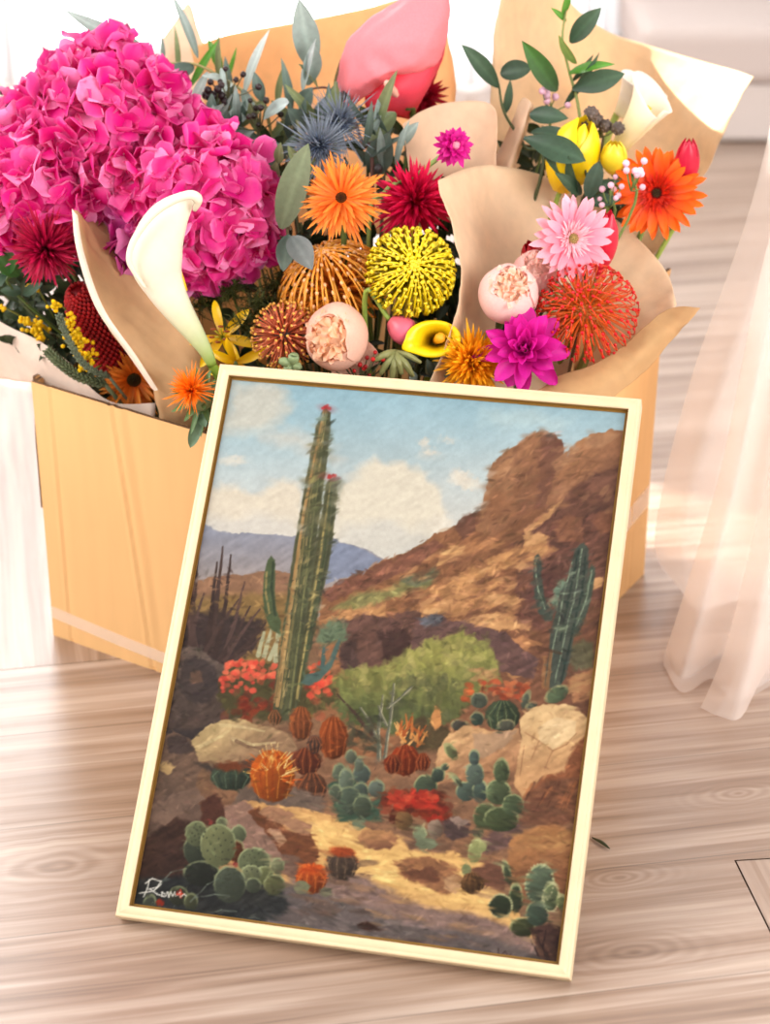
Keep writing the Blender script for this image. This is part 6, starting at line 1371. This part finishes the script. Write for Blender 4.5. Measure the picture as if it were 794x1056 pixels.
# loose brushwork over everything
VEG = 1.0
def dab_pass(n, x0, y0, x1, y1, rx, ry, amp, ang, spread, al=.55):
    for _ in range(n):
        x, y = rp.uniform(x0, x1), rp.uniform(y0, y1)
        i = np.argmin(np.abs(QX[:, NYC // 2] - (x - 0))) if False else None
        # the stroke takes up the paint that lies where it starts
        u_, v_ = np.linalg.solve(HOM_A, np.array([x - HOM_O[0], y - HOM_O[1]]))
        ii, jj = int(np.clip(u_ * NXC, 0, NXC - 1)), int(np.clip(v_ * NYC, 0, NYC - 1))
        if amp > .05 and IMG[ii, jj, 2] > 150: continue
        c = IMG[ii, jj] * (1 + rp.normal(0, amp)) + rp.normal(0, amp * 12, 3); k = rp.uniform(.6, 1.4)
        px_, py_ = QX[ii, jj] + rp.normal(0, 1.2), QY[ii, jj] + rp.normal(0, 1.2)
        R = rx * k + 2; a0, b0 = max(0, ii - int(R * 1.15) - 2), min(NXC, ii + int(R * 1.15) + 3); a1, b1 = max(0, jj - int(R * 1.15) - 2), min(NYC, jj + int(R * 1.15) + 3); sl = (slice(a0, b0), slice(a1, b1))
        xx, yy = QX[sl] - px_, QY[sl] - py_; t = math.radians(ang + rp.normal(0, spread)); u = (xx * math.cos(t) + yy * math.sin(t)) / (rx * k); v = (-xx * math.sin(t) + yy * math.cos(t)) / (ry * k)
        a = np.clip((1 - np.sqrt(u * u + v * v)) * 1.6, 0, 1) * al
        IMG[sl] = IMG[sl] * (1 - a[..., None]) + np.clip(c, 0, 255) * a[..., None]
HOM_O = np.array([QX[0, 0], QY[0, 0]]); HOM_A = np.array([[QX[-1, 0] - QX[0, 0], QX[0, -1] - QX[0, 0]], [QY[-1, 0] - QY[0, 0], QY[0, -1] - QY[0, 0]]])
dab_pass(900, 200, 385, 640, 560, 11, 4.5, .006, 8, 20, .3)
dab_pass(2600, 320, 440, 640, 680, 6, 1.8, .13, -28, 22)
dab_pass(5200, 135, 600, 620, 1000, 4.5, 1.6, .14, 8, 40)
dab_pass(1200, 280, 830, 600, 1000, 9, 1.8, .10, 12, 10)
IMG *= (1 - .16 * np.clip((330 - QX) / 190, 0, 1) * np.clip((QY - 640) / 120, 0, 1))[..., None]
# handwritten signature and the small mark at the lower right
SG = (232, 226, 214)
for l in ([(154, 907), (152, 916), (148, 925)], [(150, 911), (157, 906), (166, 909), (162, 915), (153, 917)], [(155, 917), (162, 922), (170, 925)], [(170, 922), (167, 920), (167, 924), (171, 924), (172, 920)], [(173, 920), (174, 925), (176, 920), (178, 924), (180, 920), (181, 924)], [(183, 923), (186, 920), (186, 925), (190, 922), (192, 924)], [(144, 921), (158, 919), (166, 912)]): line(l, SG, 1.3, 1.0, .9, 0)
line([(182, 922), (189, 922)], (206, 80, 60), 1.6, 1.2, .9); line([(186, 917), (187, 926)], (206, 80, 60), 1.3, 1, .8)
for l in ([(514, 978), (514, 986)], [(518, 984), (521, 981), (524, 986), (527, 984)]): line(l, (70, 54, 50), 1.3, 1, .9, 0)

IMG = np.where(IMG < 150, IMG - 8 * np.sin(np.clip(IMG, 0, 150) / 150 * math.pi), IMG + 5 * np.sin((np.clip(IMG, 150, 255) - 150) / 105 * math.pi))
IMG = np.clip(IMG * (1 + .025 * br1 + .02 * n4)[..., None], 0, 255)
cb_ = MB()
relief = (br1 * .5 + n4 * .3 + n9 * .3) * 0.00005
cb_.grid(np.stack([X_, Y_, -REC + relief], -1), lin(IMG) * KP)
cv = cb_.build('painted_canvas', M_PAINT, frame); cv['label'] = 'desert painting with a tall saguaro cactus and red rock buttes'
# canvas edge, turned back round the stretcher
eb = MB(); eb.box((0.0142, 0.0142, -FD + .004), (FWID - .0142, FHEI - .0142, -REC - .0006), lin((210, 190, 160))); eb.build('stretcher', M_CARD, frame, False)
bpy.context.view_layer.update()
